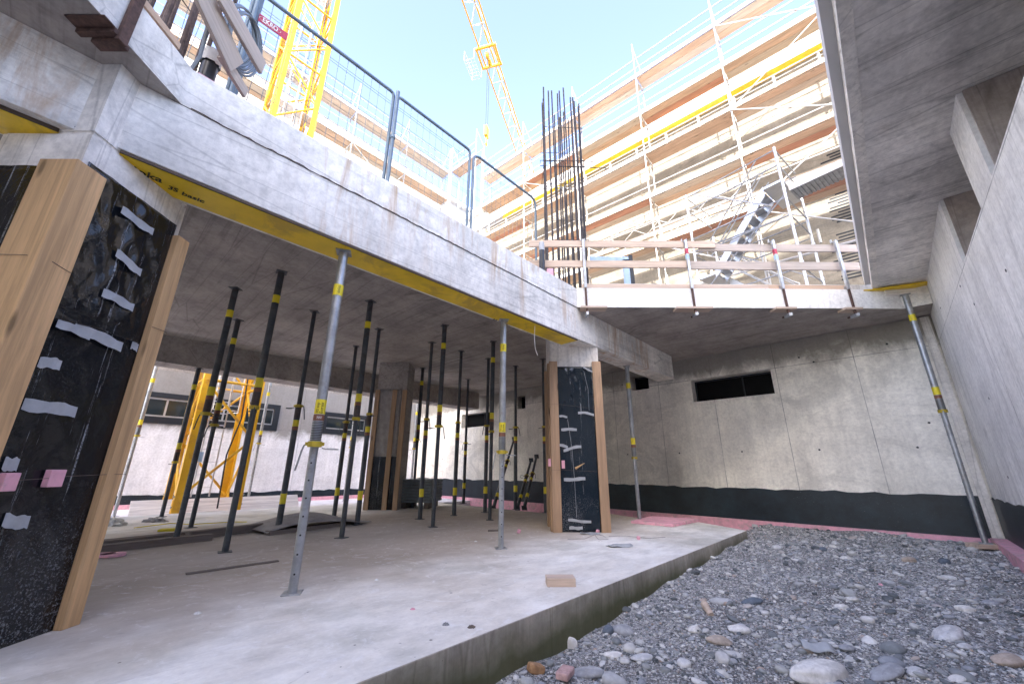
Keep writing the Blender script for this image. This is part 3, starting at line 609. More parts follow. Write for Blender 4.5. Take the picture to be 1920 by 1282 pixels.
# ================================================================== STEEL PROPS
def make_prop(P0, ztop, zc, inverted=True, bright=True, labels=True, label=None, yaw=0.0, group='adjustable steel props', dirv=None, L=None, name='steel_prop', i_close=False):
    """vertical prop standing at P0 up to ztop; zc = collar height"""
    P0 = Vector(P0); h = (ztop - P0.z) if L is None else L
    if dirv is None: Mx = Matrix.Translation(P0) @ Matrix.Rotation(yaw, 4, 'Z')
    else:
        q = Vector(dirv).to_track_quat('Z', 'Y').to_matrix().to_4x4(); Mx = Matrix.Translation(P0) @ q
    t = thing(name, label, 'prop', Mx, group); c = zc - P0.z if L is None else zc
    mo = M_['galv'] if bright else M_['galvd']; ro, ri = .038, .030  # props that are not bright take the steel with shade painted in
    za, zb_ = (c, h) if inverted else (0, c); zi0, zi1 = (0, c) if inverted else (c, h)
    ax = .012
    m = MB(); m.tube((0, 0, .008 if not inverted else c), (0, 0, c if not inverted else h - .008), ro, 20); obj('outer_tube', m, mo, t)
    m = MB(); m.tube((0, 0, .008 if inverted else c), (0, 0, c if inverted else h - .008), ri, 16)
    it = obj('inner_tube', m, mo, t)
    if bright or i_close:
        for z in np.arange(zi0 + .12, zi1 - .05, .12):
            obj('pin_hole', MB().tube((0, -ri - .0015, z), (0, ri + .0015, z), .0065, 8), M_['blk'], it)
    # thread and collar nut
    m = MB(); th0, th1 = (c + .0, c + .17) if inverted else (c - .17, c)
    k = 14
    for i in range(k):
        z = th0 + (th1 - th0) * i / k; m.tube((0, 0, z), (0, 0, z + .006), ro + .0025, 16)
    obj('thread', m, M_['rust'] if not bright else M_['galvd'], t)
    m = MB(); m.tube((0, 0, c - .022), (0, 0, c + .018), ro + .012, 18); m.box((-.065, -.014, c - .012), (-.04, .014, c + .012)); m.box((.04, -.014, c - .012), (.065, .014, c + .012)); co = obj('collar_nut', m, M_['collar'], t)
    m = MB(); m.path([(.055, 0, c - .03), (.09, .035, c - .035), (.14, .04, c - .035), (.165, .0, c - .037), (.14, -.04, c - .035), (.09, -.035, c - .033)], .005, 6); obj('ring_handle', m, mo, co)
    m = MB(); m.path([(-.05, 0, c - .005), (-.07, .0, c - .01), (-.082, .0, c - .05), (-.105, .0, c - .19)], .007, 6); obj('pin_hook', m, mo, co)
    for zz, nm in ((0, 'base_plate'), (h - .008, 'head_plate')):
        m = MB(); m.box((-.06, -.06, zz), (.06, .06, zz + .008)); obj(nm, m, mo, t, bevel=.002)
    if labels:
        zl = (c + .17, c + .31) if inverted else (c - .34, c - .22)
        for (u0, u1, mt) in ((zl[0] + .05, zl[1] + .02, 'yel'), (zl[0] - .0, zl[0] + .045, 'brn')):
            m = MB(); m.tube((0, 0, u0), (0, 0, u1), ro + .0012, 20, caps=False); lb = obj('label_band', m, M_[mt], t)
        z2 = (h - .42, h - .32) if inverted else (.35, .48)
        m = MB(); m.tube((0, 0, z2[0]), (0, 0, z2[1]), ro + .0012, 20, caps=False); obj('label_band', m, M_['yel'], t)
    return t, c, h, zl if labels else None
def prop_text(t, body, z, size, ang, width=None, mat='blk', rot=pi / 2, r=.0405):
    """lettering wrapped on the tube, standing at angle ang"""
    cu = bpy.data.curves.new('lettering', 'FONT'); cu.body = body; cu.size = size; cu.align_x = 'CENTER'; cu.align_y = 'CENTER'; cu.resolution_u = 2
    tt = bpy.data.objects.new('lettering', cu); C.objects.link(tt); bpy.context.view_layer.update()
    me = bpy.data.meshes.new_from_object(tt.evaluated_get(bpy.context.evaluated_depsgraph_get())); bpy.data.objects.remove(tt)
    bm = bmesh.new(); bm.from_mesh(me)
    cr, sr = cos(rot), sin(rot)
    for v in bm.verts:
        x, y = v.co.x * cr - v.co.y * sr, v.co.x * sr + v.co.y * cr; a = ang + x / r
        v.co = (r * cos(a), r * sin(a), z + y)
    bm.to_mesh(me); bm.free(); me.materials.clear(); me.materials.append(M_[mat]); o = bpy.data.objects.new('lettering', me); C.objects.link(o); o.parent = t; return o
def cz(P, px, py):
    d = ray(px, py); return CAMH + hypot(P.x, P.y) / hypot(d.x, d.y) * d.z
# the three bright props under the beam and the deck edge
P = atz(545, 1112, 0); P.x += .01
t1, c, h, zl = make_prop(P, ZB - .022, cz(P, 590, 832), True, True, label='nearest bright steel prop standing alone on the floor under the yellow form panel', yaw=.3)
a_ = atan2(-P.y, -P.x) - .3
prop_text(t1, 'Eurex', zl[1] - .045, .036, a_ + .28); prop_text(t1, '30 top', zl[1] - .045, .030, a_ - .45); prop_text(t1, '300', zl[0] + .022, .026, a_, mat='wht', rot=0); prop_text(t1, 'doka', h - .37, .034, a_ + .1)
P = atz(939, 1028, 0); t2, c, h, zl = make_prop(P, ZB - .022, cz(P, 937, 847), True, True, label='bright steel prop in the middle left of the foil wrapped middle column', yaw=.2)
a_ = atan2(-P.y, -P.x) - .2
prop_text(t2, 'Eurex', zl[1] - .045, .034, a_ + .3); prop_text(t2, '30 top', zl[1] - .045, .028, a_ - .4); prop_text(t2, 'doka', h - .37, .034, a_)
P = atz(1175, 688, ZB - .02); P.z = 0; t3, c, h, zl = make_prop(P, ZB - .001, cz(P, 1190, 858), True, True, label='bright steel prop right of the middle column beside the loose pink foam sheet', yaw=1.2)
P = atz(1697, 553, 3.325); P.z = -.045; tr, c, h, zl = make_prop(P, 3.325, cz(P, 1757, 771), True, True, label='tall perforated steel prop on a wood block in the gravel corner', yaw=.8)
PCR = P
# props in the shade of the hall
DP = [  # top px, soffit z, collar px y, inverted, bright, label
    ((442, 541), ZS, 779, True, 'front one of the two dark props touching each other behind the near column'),
    ((447, 600), ZS, 799, True, 'rear one of the two dark props touching each other behind the near column'),
    ((528, 510), ZS, 767, True, 'dark prop directly left of the nearest bright prop with yellow label above its collar'),
    ((590, 584), ZS, 763, False, 'thin dark prop just behind the nearest bright prop at its left'),
    ((695, 565), ZS, 786, True, 'thick dark prop right of the nearest bright prop with yellow hook on its collar'),
    ((711, 617), ZS, 777, False, 'dark perforated prop just left of the far clad column'),
    ((668, 649), ZS, 792, False, 'thin dark prop between the nearest bright prop and the far clad column'),
    ((793, 690), ZS, 824, True, 'thin far dark prop just right of the far clad column'),
    ((810, 642), ZS, 786, False, 'dark prop second to the right of the far clad column with ring handle'),
    ((834, 610), ZS, 799, True, 'thicker dark prop third to the right of the far clad column'),
    ((865, 658), ZS, 792, False, 'dark prop in front of the white wall between two window openings'),
    ((878, 711), ZS, 830, False, 'thin farthest dark prop in front of the black slot window'),
    ((916, 672), ZS, 798, False, 'dark prop left behind the bright middle prop with yellow label near its foot'),
    ((925, 640), ZS, 809, True, 'perforated dark prop right behind the bright middle prop'),
    ((967, 686), ZS, 801, False, 'dark prop standing right of the bright middle prop before the black base coating'),
    ((1018, 673), ZS, 800, False, 'dark prop half hidden by the left timber of the middle column'),
    ((373, 690), ZB, 877, True, 'dark prop under the rear beam in front of the yellow mast leg')]
for i, (tp, zs_, cy, inv, lab) in enumerate(DP):
    P = atz(tp[0], tp[1], zs_); P.z = 0
    zc = cz(P, tp[0], cy); zc = min(max(zc, .9), 2.2)

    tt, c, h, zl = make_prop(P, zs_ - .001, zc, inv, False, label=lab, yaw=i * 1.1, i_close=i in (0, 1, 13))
# bright props in the yard by the white wall
for i, (b_, tp, cy, lab) in enumerate((((216, 958), (291, 682), 817, 'blue grey prop in the yard just right of the near column timber'), ((466, 930), (507, 714), 831, 'sunlit grey prop in the yard right of the yellow mast foot'), ((644, 944), (664, 736), 838, 'sunlit pale prop in the yard before the small dark window'))):
    d = ray(*b_); k_ = (11.6, 12.3, 12.3)[i] / N1.dot(d); P = Vector((d.x * k_, d.y * k_, -.12)); tt, c, h, zl = make_prop(P, cz(P, *tp), cz(P, tp[0] - 20, cy), True, True, label=lab, yaw=i)
# leaning spare props against the back wall
def lean(pb, pt, lab, L=2.0, wb=1.75, wt=.06):
    A = atz(pb[0], pb[1], -.02); d = ray(*pt)
    # top touches the wall plane
    n = Vector((cos(AW), -sin(AW), 0)); t = n.dot(WP) / n.dot(d) * .985; B = Vector((d.x * t, d.y * t, CAMH + d.z * t)); v = B - A
    make_prop(A, 0, v.length * .62, False, False, label=lab, dirv=v, L=v.length, group='spare props leaning on the back wall')
lean((970, 952), (996, 862), 'lower left one of two short dark props leaning on the back wall'); lean((983, 952), (1006, 855), 'upper right one of two short dark props leaning on the back wall'); lean((925, 952), (964, 822), 'long dark prop leaning on the back wall behind the bright middle prop')
# wood block under the corner prop, bearing board over it
m = MB(); m.box((-.16, -.09, -.05), (.16, .09, 0)); single('wood_block', m, M_['woodx'], 'pale wood block in the gravel under the tall corner prop', 'wood block', frame((PCR.x, PCR.y, PCR.z), radians(100)), bevel=.004)
m = MB(); m.box((-.27, -.06, 0), (.27, .06, .078)); single('bearing_board', m, M_['woodp'], 'pale wood beam lying on the head of the tall corner prop', 'wood beam', frame((PCR.x, PCR.y, 3.327), radians(103)), bevel=.006)
# ================================================================== GUARD RAIL on the deck edge facing the viewer
def plank(name, label, p0, p1, w_, th, mat, group=None, up=(0, 0, 1), bevel=.004):
    """w_ = height along up, th = thickness; p0->p1 is the centre line"""
    p0 = Vector(p0); p1 = Vector(p1); m = MB(); m.box((0, -th / 2, -w_ / 2), ((p1 - p0).length, th / 2, w_ / 2))
    return single(name, m, mat, label, 'plank', frame_dir(p0, p1, up), group, bevel)
YR = 5.45
PX = [1.11, 2.72, 4.10, 5.09]
pl = ['leftmost guard rail post clamped to the deck edge beside the bundle of starter bars', 'guard rail post with red and blue bands nearest left of the stair tower', 'guard rail post with red and blue bands clamped below the stair tower', 'rightmost guard rail post beside the overhead slab']
for i, x in enumerate(PX):
    t = thing('guard_rail_post', pl[i], 'guard post', frame((x, YR + .06, 2.99), pi / 2), 'guard rail posts')
    m = MB(); m.box((-.02, -.055, .43), (.02, -.015, 1.27)); obj('post', m, M_['galv'], t, bevel=.003)
    m = MB(); m.box((-.013, -.050, -.0), (.013, -.025, .43)); m.tube((0, -.035, .02), (0, .10, .02), .014, 8); obj('clamp_rod', m, M_['rust'], t)
    m = MB(); m.prism([(-.02, -.07), (.015, -.09), (.022, -.02), (.0, .05), (-.02, .04)], -.015, .03); obj('clamp_foot', m, M_['galv'], t)
    m = MB(); m.box((-.018, -.014, .0 + .46), (.018, .05, .50)); m.box((-.04, -.014, 1.262), (-.034, .02, 1.31)); m.box((.034, -.014, 1.262), (.04, .02, 1.31)); m.box((-.04, -.02, 1.255), (.04, .02, 1.262)); obj('bracket', m, M_['galv'], t)
    if i in (1, 2):
        m = MB(); m.box((-.0212, -.0562, 1.02), (.0212, -.014, 1.11)); obj('red_band', m, M_['red'], t); m = MB(); m.box((-.0212, -.0562, .93), (.0212, -.014, 1.0)); obj('blue_band', m, M_['mem'], t)
    x0p, x1p = ((-.09, .30), (-.28, .26), (-.19, .12), (-.15, .11))[i]
    m = MB(); m.box((x + x0p, 5.44, 3.085), (x + x1p, 5.60, 3.118)); single('clamp_pad', m, M_['woodx'], ['wood pad under the deck edge at the leftmost guard post', 'long wood pad under the deck edge at the second guard post from the left', 'wood pad under the deck edge at the third guard post from the left', 'short wood pad under the deck edge at the rightmost guard post'][i], 'wood pad', None, 'clamp pads under the deck edge', .003)
yb = YR + .062
plank('guard_rail_board', 'upper tan guard board starting left in front of the starter bars', (.26, yb, 4.20), (3.20, yb, 4.20), .118, .03, M_['woodx'], 'guard boards')
plank('guard_rail_board', 'upper grey guard board with nail holes in front of the stair tower', (2.95, yb + .032, 4.165), (5.46, yb + .032, 4.165), .125, .03, M_['woodg'], 'guard boards')
plank('guard_rail_board', 'middle tan guard board starting left in front of the starter bars', (.24, yb, 3.845), (2.74, yb, 3.845), .118, .03, M_['woodx'], 'guard boards')
plank('guard_rail_board', 'middle grey guard board in front of the stair tower foot', (2.70, yb + .032, 3.85), (5.42, yb + .032, 3.845), .14, .03, M_['woodg'], 'guard boards')
plank('toe_board', 'thin orange toe board lying on the left half of the deck edge', (1.06, yb, 3.47), (3.90, yb, 3.465), .07, .03, M_['woodO'] if False else M_['woodx'], 'guard boards')
plank('toe_board', 'rough brown toe board on the right half of the deck edge', (3.75, yb + .032, 3.475), (5.15, yb + .032, 3.47), .09, .03, M_['deckA'], 'guard boards')

# ================================================================== STARTER BARS over the columns
def bars(name, label, pts, z0, z1, r, mat, stirrups, jit=.03, M=None):
    t = thing(name, label, 'rebar', frame((pts[0][0], pts[0][1], z0), pi / 2), 'starter bars over the columns'); o = Vector((pts[0][0], pts[0][1], z0)); rr = random.Random(11)
    for (x, y) in pts:
        dx, dy = rr.uniform(-jit, jit), rr.uniform(-jit, jit); top = z1 + rr.uniform(-.25, .05); m = MB(); n = 6
        m.path([Vector((x + dx * (k / n) ** 2, y + dy * (k / n) ** 2, z0 + (top - z0) * k / n)) - o for k in range(n + 1)], r, 8); obj('bar', m, mat, t)
    for z, tl in stirrups:
        x0 = min(p[0] for p in pts) - .03; x1 = max(p[0] for p in pts) + .03; y0 = min(p[1] for p in pts) - .03; y1 = max(p[1] for p in pts) + .03; m = MB()
        m.path([Vector(p) - o for p in ((x0, y0, z), (x1, y0, z + tl * .6), (x1, y1, z + tl), (x0, y1, z + .3 * tl))], .006, 6, closed=True); obj('stirrup', m, mat, t)
    return t
pts = []
for k in range(8): pts.append((.60 + .085 * k + random.uniform(-.012, .012), 5.93 + random.uniform(-.01, .02)))
for k in range(7): pts.append((.64 + .10 * k + random.uniform(-.02, .02), 6.46 + random.uniform(-.02, .02)))
for k in range(4): pts += [(.60, 6.03 + .11 * k), (1.27, 6.03 + .11 * k)]
bars('starter_bars', 'tall bundle of dark starter bars rising over the middle column', pts, 3.43, 7.95, .0135, M_['rebarb'], [(6.95, -.05), (6.15, .03), (6.05, -.02), (4.9, 0)])
# spare long stirrup bars poking out of the bundle
m = MB(); m.path([(.50, 5.9, 6.18), (.50, 5.9, 6.06), (1.7, 5.92, 6.03)], .006, 6); m.path([(.50, 5.9, 6.18), (1.62, 5.95, 6.20)], .006, 6); single('loose_bar', m, M_['rebarb'], 'thin bent bar tied across the tall starter bars', 'rebar')
pts = []
for k in range(5): pts.append((-2.42 + random.uniform(-.01, .01), 1.80 + .15 * k))
for k in range(5): pts.append((-2.56 + random.uniform(-.02, .02), 1.78 + .16 * k))
for k in range(3): pts.append((-2.80, 1.82 + .2 * k))
bars('starter_bars', 'thick rusty starter bars behind the slab edge at the upper left', pts, 3.43, 5.6, .016, M_['rebar'], [(4.6, 0)], .05)

# ================================================================== UPPER LEFT: planks, bracket, hose, pipe
t = thing('edge_form', 'brown steel and timber edge bracket hanging on the slab edge in the upper left corner', 'bracket', Matrix.Identity(4))
Pb = atz(205, 55, ZS); 
m = MB(); m.box((-2.42, 1.565, 3.085), (-2.20, 1.60, 3.118)); m.box((-2.36, 1.60, 3.06), (-2.20, 1.66, 3.09)); m.box((-2.42, 1.50, 3.110), (-2.20, 1.564, 3.1185)); obj('angle', m, M_['rust'], t, bevel=.003)
m = MB(); m.box((-2.215, 1.585, 3.06), (-2.185, 1.635, 3.60)); obj('upright', m, M_['rust'], t, bevel=.004)
plank('edge_lath', 'narrow brown lath lying along the slab edge beside the rusty starter bars', (-2.235, 1.1, 3.47), (-2.235, 1.93, 3.475), .05, .02, M_['deckA'])
def pos(px, py, x): # point of ray in the plane x=const
    d = ray(px, py); t_ = x / d.x; return Vector((x, d.y * t_, CAMH + d.z * t_))
def board_between(name, label, a0, a1, b0, b1, x0, mat, th=.03):
    """four photo corners on a plane x=x0 -> a real plank"""
    A = (pos(*a0, x0) + pos(*b0, x0)) / 2; B = (pos(*a1, x0) + pos(*b1, x0)) / 2; wv = ((pos(*b0, x0) - pos(*a0, x0)) + (pos(*b1, x0) - pos(*a1, x0))) / 2
    e = (B - A).normalized(); w_ = (wv - e * wv.dot(e)); k = w_.length
    z_ = w_.normalized(); y_ = z_.cross(e); Mx = Matrix.Translation(A) @ Matrix((e, y_, z_)).transposed().to_4x4()
    m = MB(); m.box((0, -th / 2, -k / 2), ((B - A).length, th / 2, k / 2)); return single(name, m, mat, label, 'plank', Mx, 'planks jutting over the slab edge', .003)
board_between('plank', 'wide weathered plank slanting over the thick starter bars at upper left', (345, -30), (436, 136), (395, -30), (448, 118), -2.20, M_['woodg'])
board_between('plank', 'narrower grey plank end sticking out below the wide slanting plank', (395, 90), (458, 180), (430, 110), (463, 172), -2.23, M_['woodg'])
board_between('plank', 'upper right slanting plank with a knot left of the red fence sign', (400, -10), (487, 135), (428, -10), (497, 122), -2.14, M_['woodg'])
# coil of grey hose hung on the bars
m = MB(); O = Vector((-2.36, 2.45, 4.35))
for k in range(6):
    r_ = .26 + .012 * (k % 3); yy = .012 * k
    m.path([O + Vector((yy * .6 + .02 * cos(q / 24 * 2 * pi), r_ * .62 * sin(q / 24 * 2 * pi) + yy, r_ * cos(q / 24 * 2 * pi) - .01 * k)) for q in range(24)], .011, 6, closed=True)
single('hose_coil', m, M_['hose'], 'coiled grey plastic hose hanging behind the slanting plank at the upper left', 'hose')
m = MB(); m.path([(-2.30, 2.06, 4.4), (-2.28, 2.08, 4.1), (-2.27, 2.10, 3.85), (-2.28, 2.12, 3.65), (-2.32, 2.12, 3.5)], .012, 6); single('hose_end', m, M_['hose'], 'loose grey hose end hanging down at the thick starter bars', 'hose')
P = atv(398, 110, G(0, 3.3), A1)
t = thing('pipe_stub', 'short black pipe wrapped with torn plastic standing on the deck edge at the upper left', 'pipe', frame((P.x, P.y, 3.43), 0))
m = MB(); m.tube((0, 0, 0), (0, 0, .42), .055, 20); obj('pipe', m, M_['pipe'], t)
m = MB(); m.sheet(24, 6, lambda u, v: ((.058 + .012 * abs(sin(u * 31 + v * 5))) * cos(2 * pi * u), (.058 + .012 * abs(sin(u * 31 + v * 5))) * sin(2 * pi * u), .36 + .12 * v)); obj('plastic_wrap', m, M_['wht'], t)
m = MB(); m.prism([(.03, 3.12), (.34, 3.14), (.34, 3.24), (.02, 3.24)], 3.435, 3.52); single('foam_block', m, M_['pink'], 'flat pink foam block on the deck edge below the slanting planks', 'insulation', GF, bevel=.006)
P = atv(1016, 480, G(0, 3.35), A1)
t = thing('pipe_stub', 'black pipe stub capped with grey tape left of the tall starter bars', 'pipe', frame((P.x, P.y, 3.43), 0))
m = MB(); m.tube((0, 0, 0), (0, 0, .62), .045, 20); obj('pipe', m, M_['pipe'], t); m = MB(); m.tube((0, 0, .60), (0, 0, .74), .047, 20, .04); obj('tape_cap', m, M_['tape'], t)
m = MB(); m.box((P.x + .07, P.y - .02, 3.43), (P.x + .17, P.y + .05, 3.72)); single('foam_block', m, M_['pink'], 'small pink foam block beside the black pipe stub at the tall starter bars', 'insulation', bevel=.01)
# upright blue black frame standing on the deck
t = thing('metal_frame', 'blue black metal door frame leaning upright behind the guard boards', 'frame', frame((1.9, 6.6, 3.43), pi / 2))
m = MB(); m.box((.28, 0, 0), (.35, .12, 1.22)); obj('upright', m, M_['dark'], t); m = MB(); m.box((.16, .0, 0), (.275, .04, 1.12)); m.box((-.45, .0, 1.07), (.275, .04, 1.18)); obj('panel', m, M_['mem'], t)

# ================================================================== MESH FENCE on the deck
NF = 3.85
def fence_panel(s0, s1, label, z0=3.50, h=2.0, sign=False, rnd=False):
    t = thing('mesh_fence', label, 'fence', frame(G(s0, NF, z0), A1), 'mesh fence panels along the deck edge'); L = s1 - s0; r_ = .021
    m = MB(); c = .05 if not rnd else .12
    m.path([(0, 0, 0), (0, 0, h - c), (c * .28, 0, h - c * .28), (c, 0, h), (L - c, 0, h), (L - c * .28, 0, h - c * .28), (L, 0, h - c), (L, 0, 0)], r_, 10); m.tube((0, 0, .12), (L, 0, .12), .012, 6); obj('frame', m, M_['steelb'], t)
    m = MB(); n = int(L / .10); rr = random.Random(int(s0 * 100))
    for i in range(1, n):
        x = L * i / n; b = rr.uniform(-.012, .012); m.path([(x, 0, .12), (x + b, .004, .8), (x - b * .6, -.004, 1.4), (x, 0, h)], .0027, 4)
    z = .2
    zs = []
    while z < h - .05: zs += [z] + ([z + .04] if len(zs) % 4 == 2 else []); z += .20
    for z in zs: m.tube((0, .006, z), (L, .006, z), .0027, 4)
    obj('mesh', m, M_['steelb'], t)
    if sign:
        m = MB(); m.box((.01, -.034, 1.60), (.28, -.028, 1.70)); sg = obj('sign', m, M_['red'], t)
        text_obj('lettering', 'EKRO', .085, M_['wht'], sg, Matrix.Translation((.115, -.0355, 1.65)) @ Matrix.Rotation(pi / 2, 4, 'X'), .14, .0006, .002)
        m = MB(); pts_ = [(.115 + .10 * cos(q / 30 * 2 * pi), -.036, 1.65 + .038 * sin(q / 30 * 2 * pi)) for q in range(30)]; m.path(pts_, .002, 4, closed=True); obj('emblem_ring', m, M_['wht'], sg)
    return t
fence_panel(-1.5, .26, 'mesh fence panel at the far left above the slab corner with rusty bars')
fence_panel(.32, 1.86, 'mesh fence panel with the red sign in front of the yellow crane mast', sign=True)
fence_panel(1.92, 3.19, 'mesh fence panel between tall grey post and double post before the pale scaffold')
fence_panel(3.27, 4.78, 'mesh fence panel with rounded corner ending left of the tall starter bars', rnd=True)
m = MB(); m.tube((0, 0, 0), (0, 0, 2.07), .024, 12); m.tube((0, -.0, 1.3), (0, 0, 1.34), .032, 12); single('fence_post', m, M_['steelb'], 'separate round grey fence post right of the yellow crane mast', 'post', frame(G(1.89, NF - .05, 3.44), A1))
m = MB(); m.tube((0, 0, 0), (0, 0, 2.0), .024, 12); single('fence_post', m, M_['steelb'], 'separate round grey fence post left of the red sign', 'post', frame(G(.29, NF - .05, 3.44), A1))
def fblock(s, label):
    t = thing('ballast_block', label, 'concrete block', frame(G(s, 3.42, 3.435), A1), 'concrete fence feet')
    m = MB(); m.add([(-.12, -.3, 0), (.12, -.3, 0), (.12, .34, 0), (-.12, .34, 0), (-.10, -.27, .11), (.10, -.27, .11), (.10, .31, .13), (-.10, .31, .13)], [(0, 3, 2, 1), (4, 5, 6, 7), (0, 1, 5, 4), (1, 2, 6, 5), (2, 3, 7, 6), (3, 0, 4, 7)]); obj('block', m, M_['grey'], t, bevel=.02)
    m = MB(); m.box((-.07, -.302, .03), (.07, -.27, .07)); obj('grip_slot', m, M_['blk'], t); return t
fblock(1.82, 'grey concrete fence foot overhanging the deck edge at the tall grey post')

# ================================================================== SCAFFOLDS
B0 = Vector((7.45, 10.5, 0)); BT = (Vector((-4.0, 20.6, 0)) - B0).normalized(); BN = Vector((BT.y, -BT.x, 0)); BN = BN if BN.dot(Vector((.67, .74, 0))) > 0 else -BN
def scaffold(name, label, o, tdir, ndir, k0, k1, levels, zbase, braces, deckmats, bay=3.07, dw=.68, trusses=()):
    """standards at o+tdir*bay*k (outer row) and +ndir*dw (inner row); ndir points to the building"""
    a = atan2(tdir.x, tdir.y); F = frame((o.x, o.y, zbase), a); t = thing(name, label, 'scaffold', F)
    sg = 1 if (Matrix.Rotation(pi / 2 - a, 4, 'Z') @ Vector((0, 1, 0))).dot(ndir) > 0 else -1
    X = lambda k: k * bay; Yv = lambda q: sg * q; top = max(levels)
    rr = random.Random(3)
    for k in range(k0, k1 + 1):
        for q in (0, dw):
            m = MB(); m.tube((X(k), Yv(q), 0), (X(k), Yv(q), top - zbase + (1.95 if q == 0 else 1.15)), .0242, 8)
            if q == 0:
                for z in levels: m.tube((X(k), Yv(q), z - zbase - .06), (X(k), Yv(q), z - zbase + .02), .034, 8)
            obj('standard', m, M_['scaf'], t)
        for z in levels:
            m = MB(); zz = z - zbase; m.tube((X(k), Yv(0), zz - .03), (X(k), Yv(dw), zz - .03), .022, 6); m.tube((X(k), Yv(.0), zz - .35), (X(k), Yv(.30), zz - .04), .014, 6); m.tube((X(k), Yv(dw), zz - .35), (X(k), Yv(dw - .30), zz - .04), .014, 6); obj('cross_bar', m, M_['scaf'], t)
        m = MB(); zz = top - zbase; m.tube((X(k), 0, zz + 1.9), (X(k), Yv(dw), zz + 1.05), .016, 6); obj('cross_bar', m, M_['scaf'], t)
    for li, z in enumerate(levels):
        zz = z - zbase; m = MB()
        for dz in (.5, 1.0): m.tube((X(k0), Yv(-.02), zz + dz), (X(k1), Yv(-.02), zz + dz), .024, 6)
        if z == top or li % 2 == 0: m.tube((X(k0), Yv(dw + .02), zz + 1.0), (X(k1), Yv(dw + .02), zz + 1.0), .0175, 6)
        obj('guard_rail', m, M_['scaf'], t)
        for k in range(k0, k1):
            if (k + li) % 2 == 0:
                m = MB(); m.box((X(k) + .02, min(Yv(dw + .005), Yv(dw + .035)), zz + .02), (X(k + 1) - .02, max(Yv(dw + .005), Yv(dw + .035)), zz + .17)); obj('toe_board', m, M_['deckC'], t)
            for j in range(2):
                mt = deckmats[(li * 7 + k * 3 + j * 2 + rr.randint(0, 1)) % len(deckmats)]
                m = MB(); y0 = .03 + j * .325; m.box((X(k) + .03, min(Yv(y0), Yv(y0 + .315)), zz - .005), (X(k + 1) - .03, max(Yv(y0), Yv(y0 + .315)), zz + .045)); obj('deck_board', m, mt, t)
            m = MB(); m.box((X(k) + .02, min(Yv(-.035), Yv(-.005)), zz + .02), (X(k + 1) - .02, max(Yv(-.035), Yv(-.005)), zz + .18)); obj('toe_board', m, M_['deckC'] if (k + li) % 3 else M_['white'], t)
    for (k, z, d) in braces:
        m = MB(); zz = z - zbase; p = (X(k), Yv(-.05), zz) if d > 0 else (X(k + 1), Yv(-.05), zz); q = (X(k + 1), Yv(-.05), zz + 2) if d > 0 else (X(k), Yv(-.05), zz + 2); m.tube(p, q, .021, 6); obj('brace', m, M_['scaf'], t)
    for (k, z) in trusses:
        for q in (0, dw):
            m = MB(); zz = z - zbase; L = bay; m.tube((X(k), Yv(q), zz), (X(k + 1), Yv(q), zz), .02, 6); m.tube((X(k), Yv(q), zz - .4), (X(k + 1), Yv(q), zz - .4), .02, 6)
            for i in range(6): m.tube((X(k) + L * i / 6, Yv(q), zz - (.4 if i % 2 else 0)), (X(k) + L * (i + 1) / 6, Yv(q), zz - (0 if i % 2 else .4)), .013, 6)
            obj('lattice_girder', m, M_['scaf'], t)
    return t
LV = [16.5, 14.5, 12.5, 10.5, 8.5, 6.5]
sc1 = scaffold('facade_scaffold', 'tall facade scaffold with brown and red boards on the right hand building', B0, BT, BN, -2, 4, LV[:5], 3.4,
               [(-1, 12.5, -1), (-1, 8.5, -1), (-1, 10.5, 1), (-1, 14.5, 1), (2, 12.5, 1), (0, 6.5, 1), (-1, 6.5, 1)], [M_['deckA'], M_['deckB'], M_['deckC'], M_['deckA']], trusses=((1, 9.9), (0, 9.6)))
CORN = Vector((-4.0, 20.6, 0))
sc2 = scaffold('facade_scaffold', 'pale facade scaffold of two long decks seen through the mesh fence', CORN, -E1, N1, 0, 7, [18.5, 16.5], 3.4, [(1, 14.5, 1), (3, 16.5, -1)], [M_['deckC'], M_['deckA']])
sc3 = scaffold('scaffold_tower', 'narrow scaffold tower in the corner between both facades left of the crane jib', CORN - BT * .2, -BT, BN, 0, 1, [18.5], 3.4, [(0, 14.5, 1)], [M_['deckA'], M_['deckC']], bay=2.2, dw=.65)

# ---- building facades behind the scaffolds
def zpl(px, py, q=1.15):  # height on the right facade plane
    a = atan2(BT.x, BT.y); return atv(px, py, B0 + BN * q, a).z
BF = frame(Vector((B0.x, B0.y, 3.0)) + BN * 1.15 + BT * 14.6, atan2(-BT.x, -BT.y))   # +x runs right; local y = left of x
sgn = 1 if (BF.to_3x3() @ Vector((0, 1, 0))).dot(BN) > 0 else -1
bl = thing('shell_building', 'beige board-marked concrete building shell behind the brown and red scaffold', 'building', BF)
LB = 14.6 + 6.6
def bb(a, b, y0, y1, z0, z1): m = MB(); m.box((a, min(sgn * y0, sgn * y1), z0 - 3.0), (b, max(sgn * y0, sgn * y1), z1 - 3.0)); return m
ZY = zpl(1364, 186)
print('yellow z', ZY, 'top', zpl(1257, 152))
obj('wall', bb(0, LB, 0, .3, 3.0, ZY - .1), M_['facade'], bl)
obj('form_strip', bb(3, LB, -.10, .3, ZY - .099, ZY + .16), M_['form'], bl)
obj('upper_wall', bb(0, LB, -.02, .3, ZY + .161, ZY + 1.2), M_['white'], bl)
obj('slab_edge', bb(0, LB, -.30, .3, ZY + 1.201, ZY + 1.42), M_['fascia'], bl)
obj('floor_edge', bb(0, LB, -.04, -.001, 9.6, 9.85), M_['deckC'], bl)
m = MB(); inv_ = BF.inverted()
def fpt(px, py): return inv_ @ atv(px, py, B0 + BN * 1.15, atan2(BT.x, BT.y))
ka, kb = fpt(1572, 285), fpt(1606, 520)
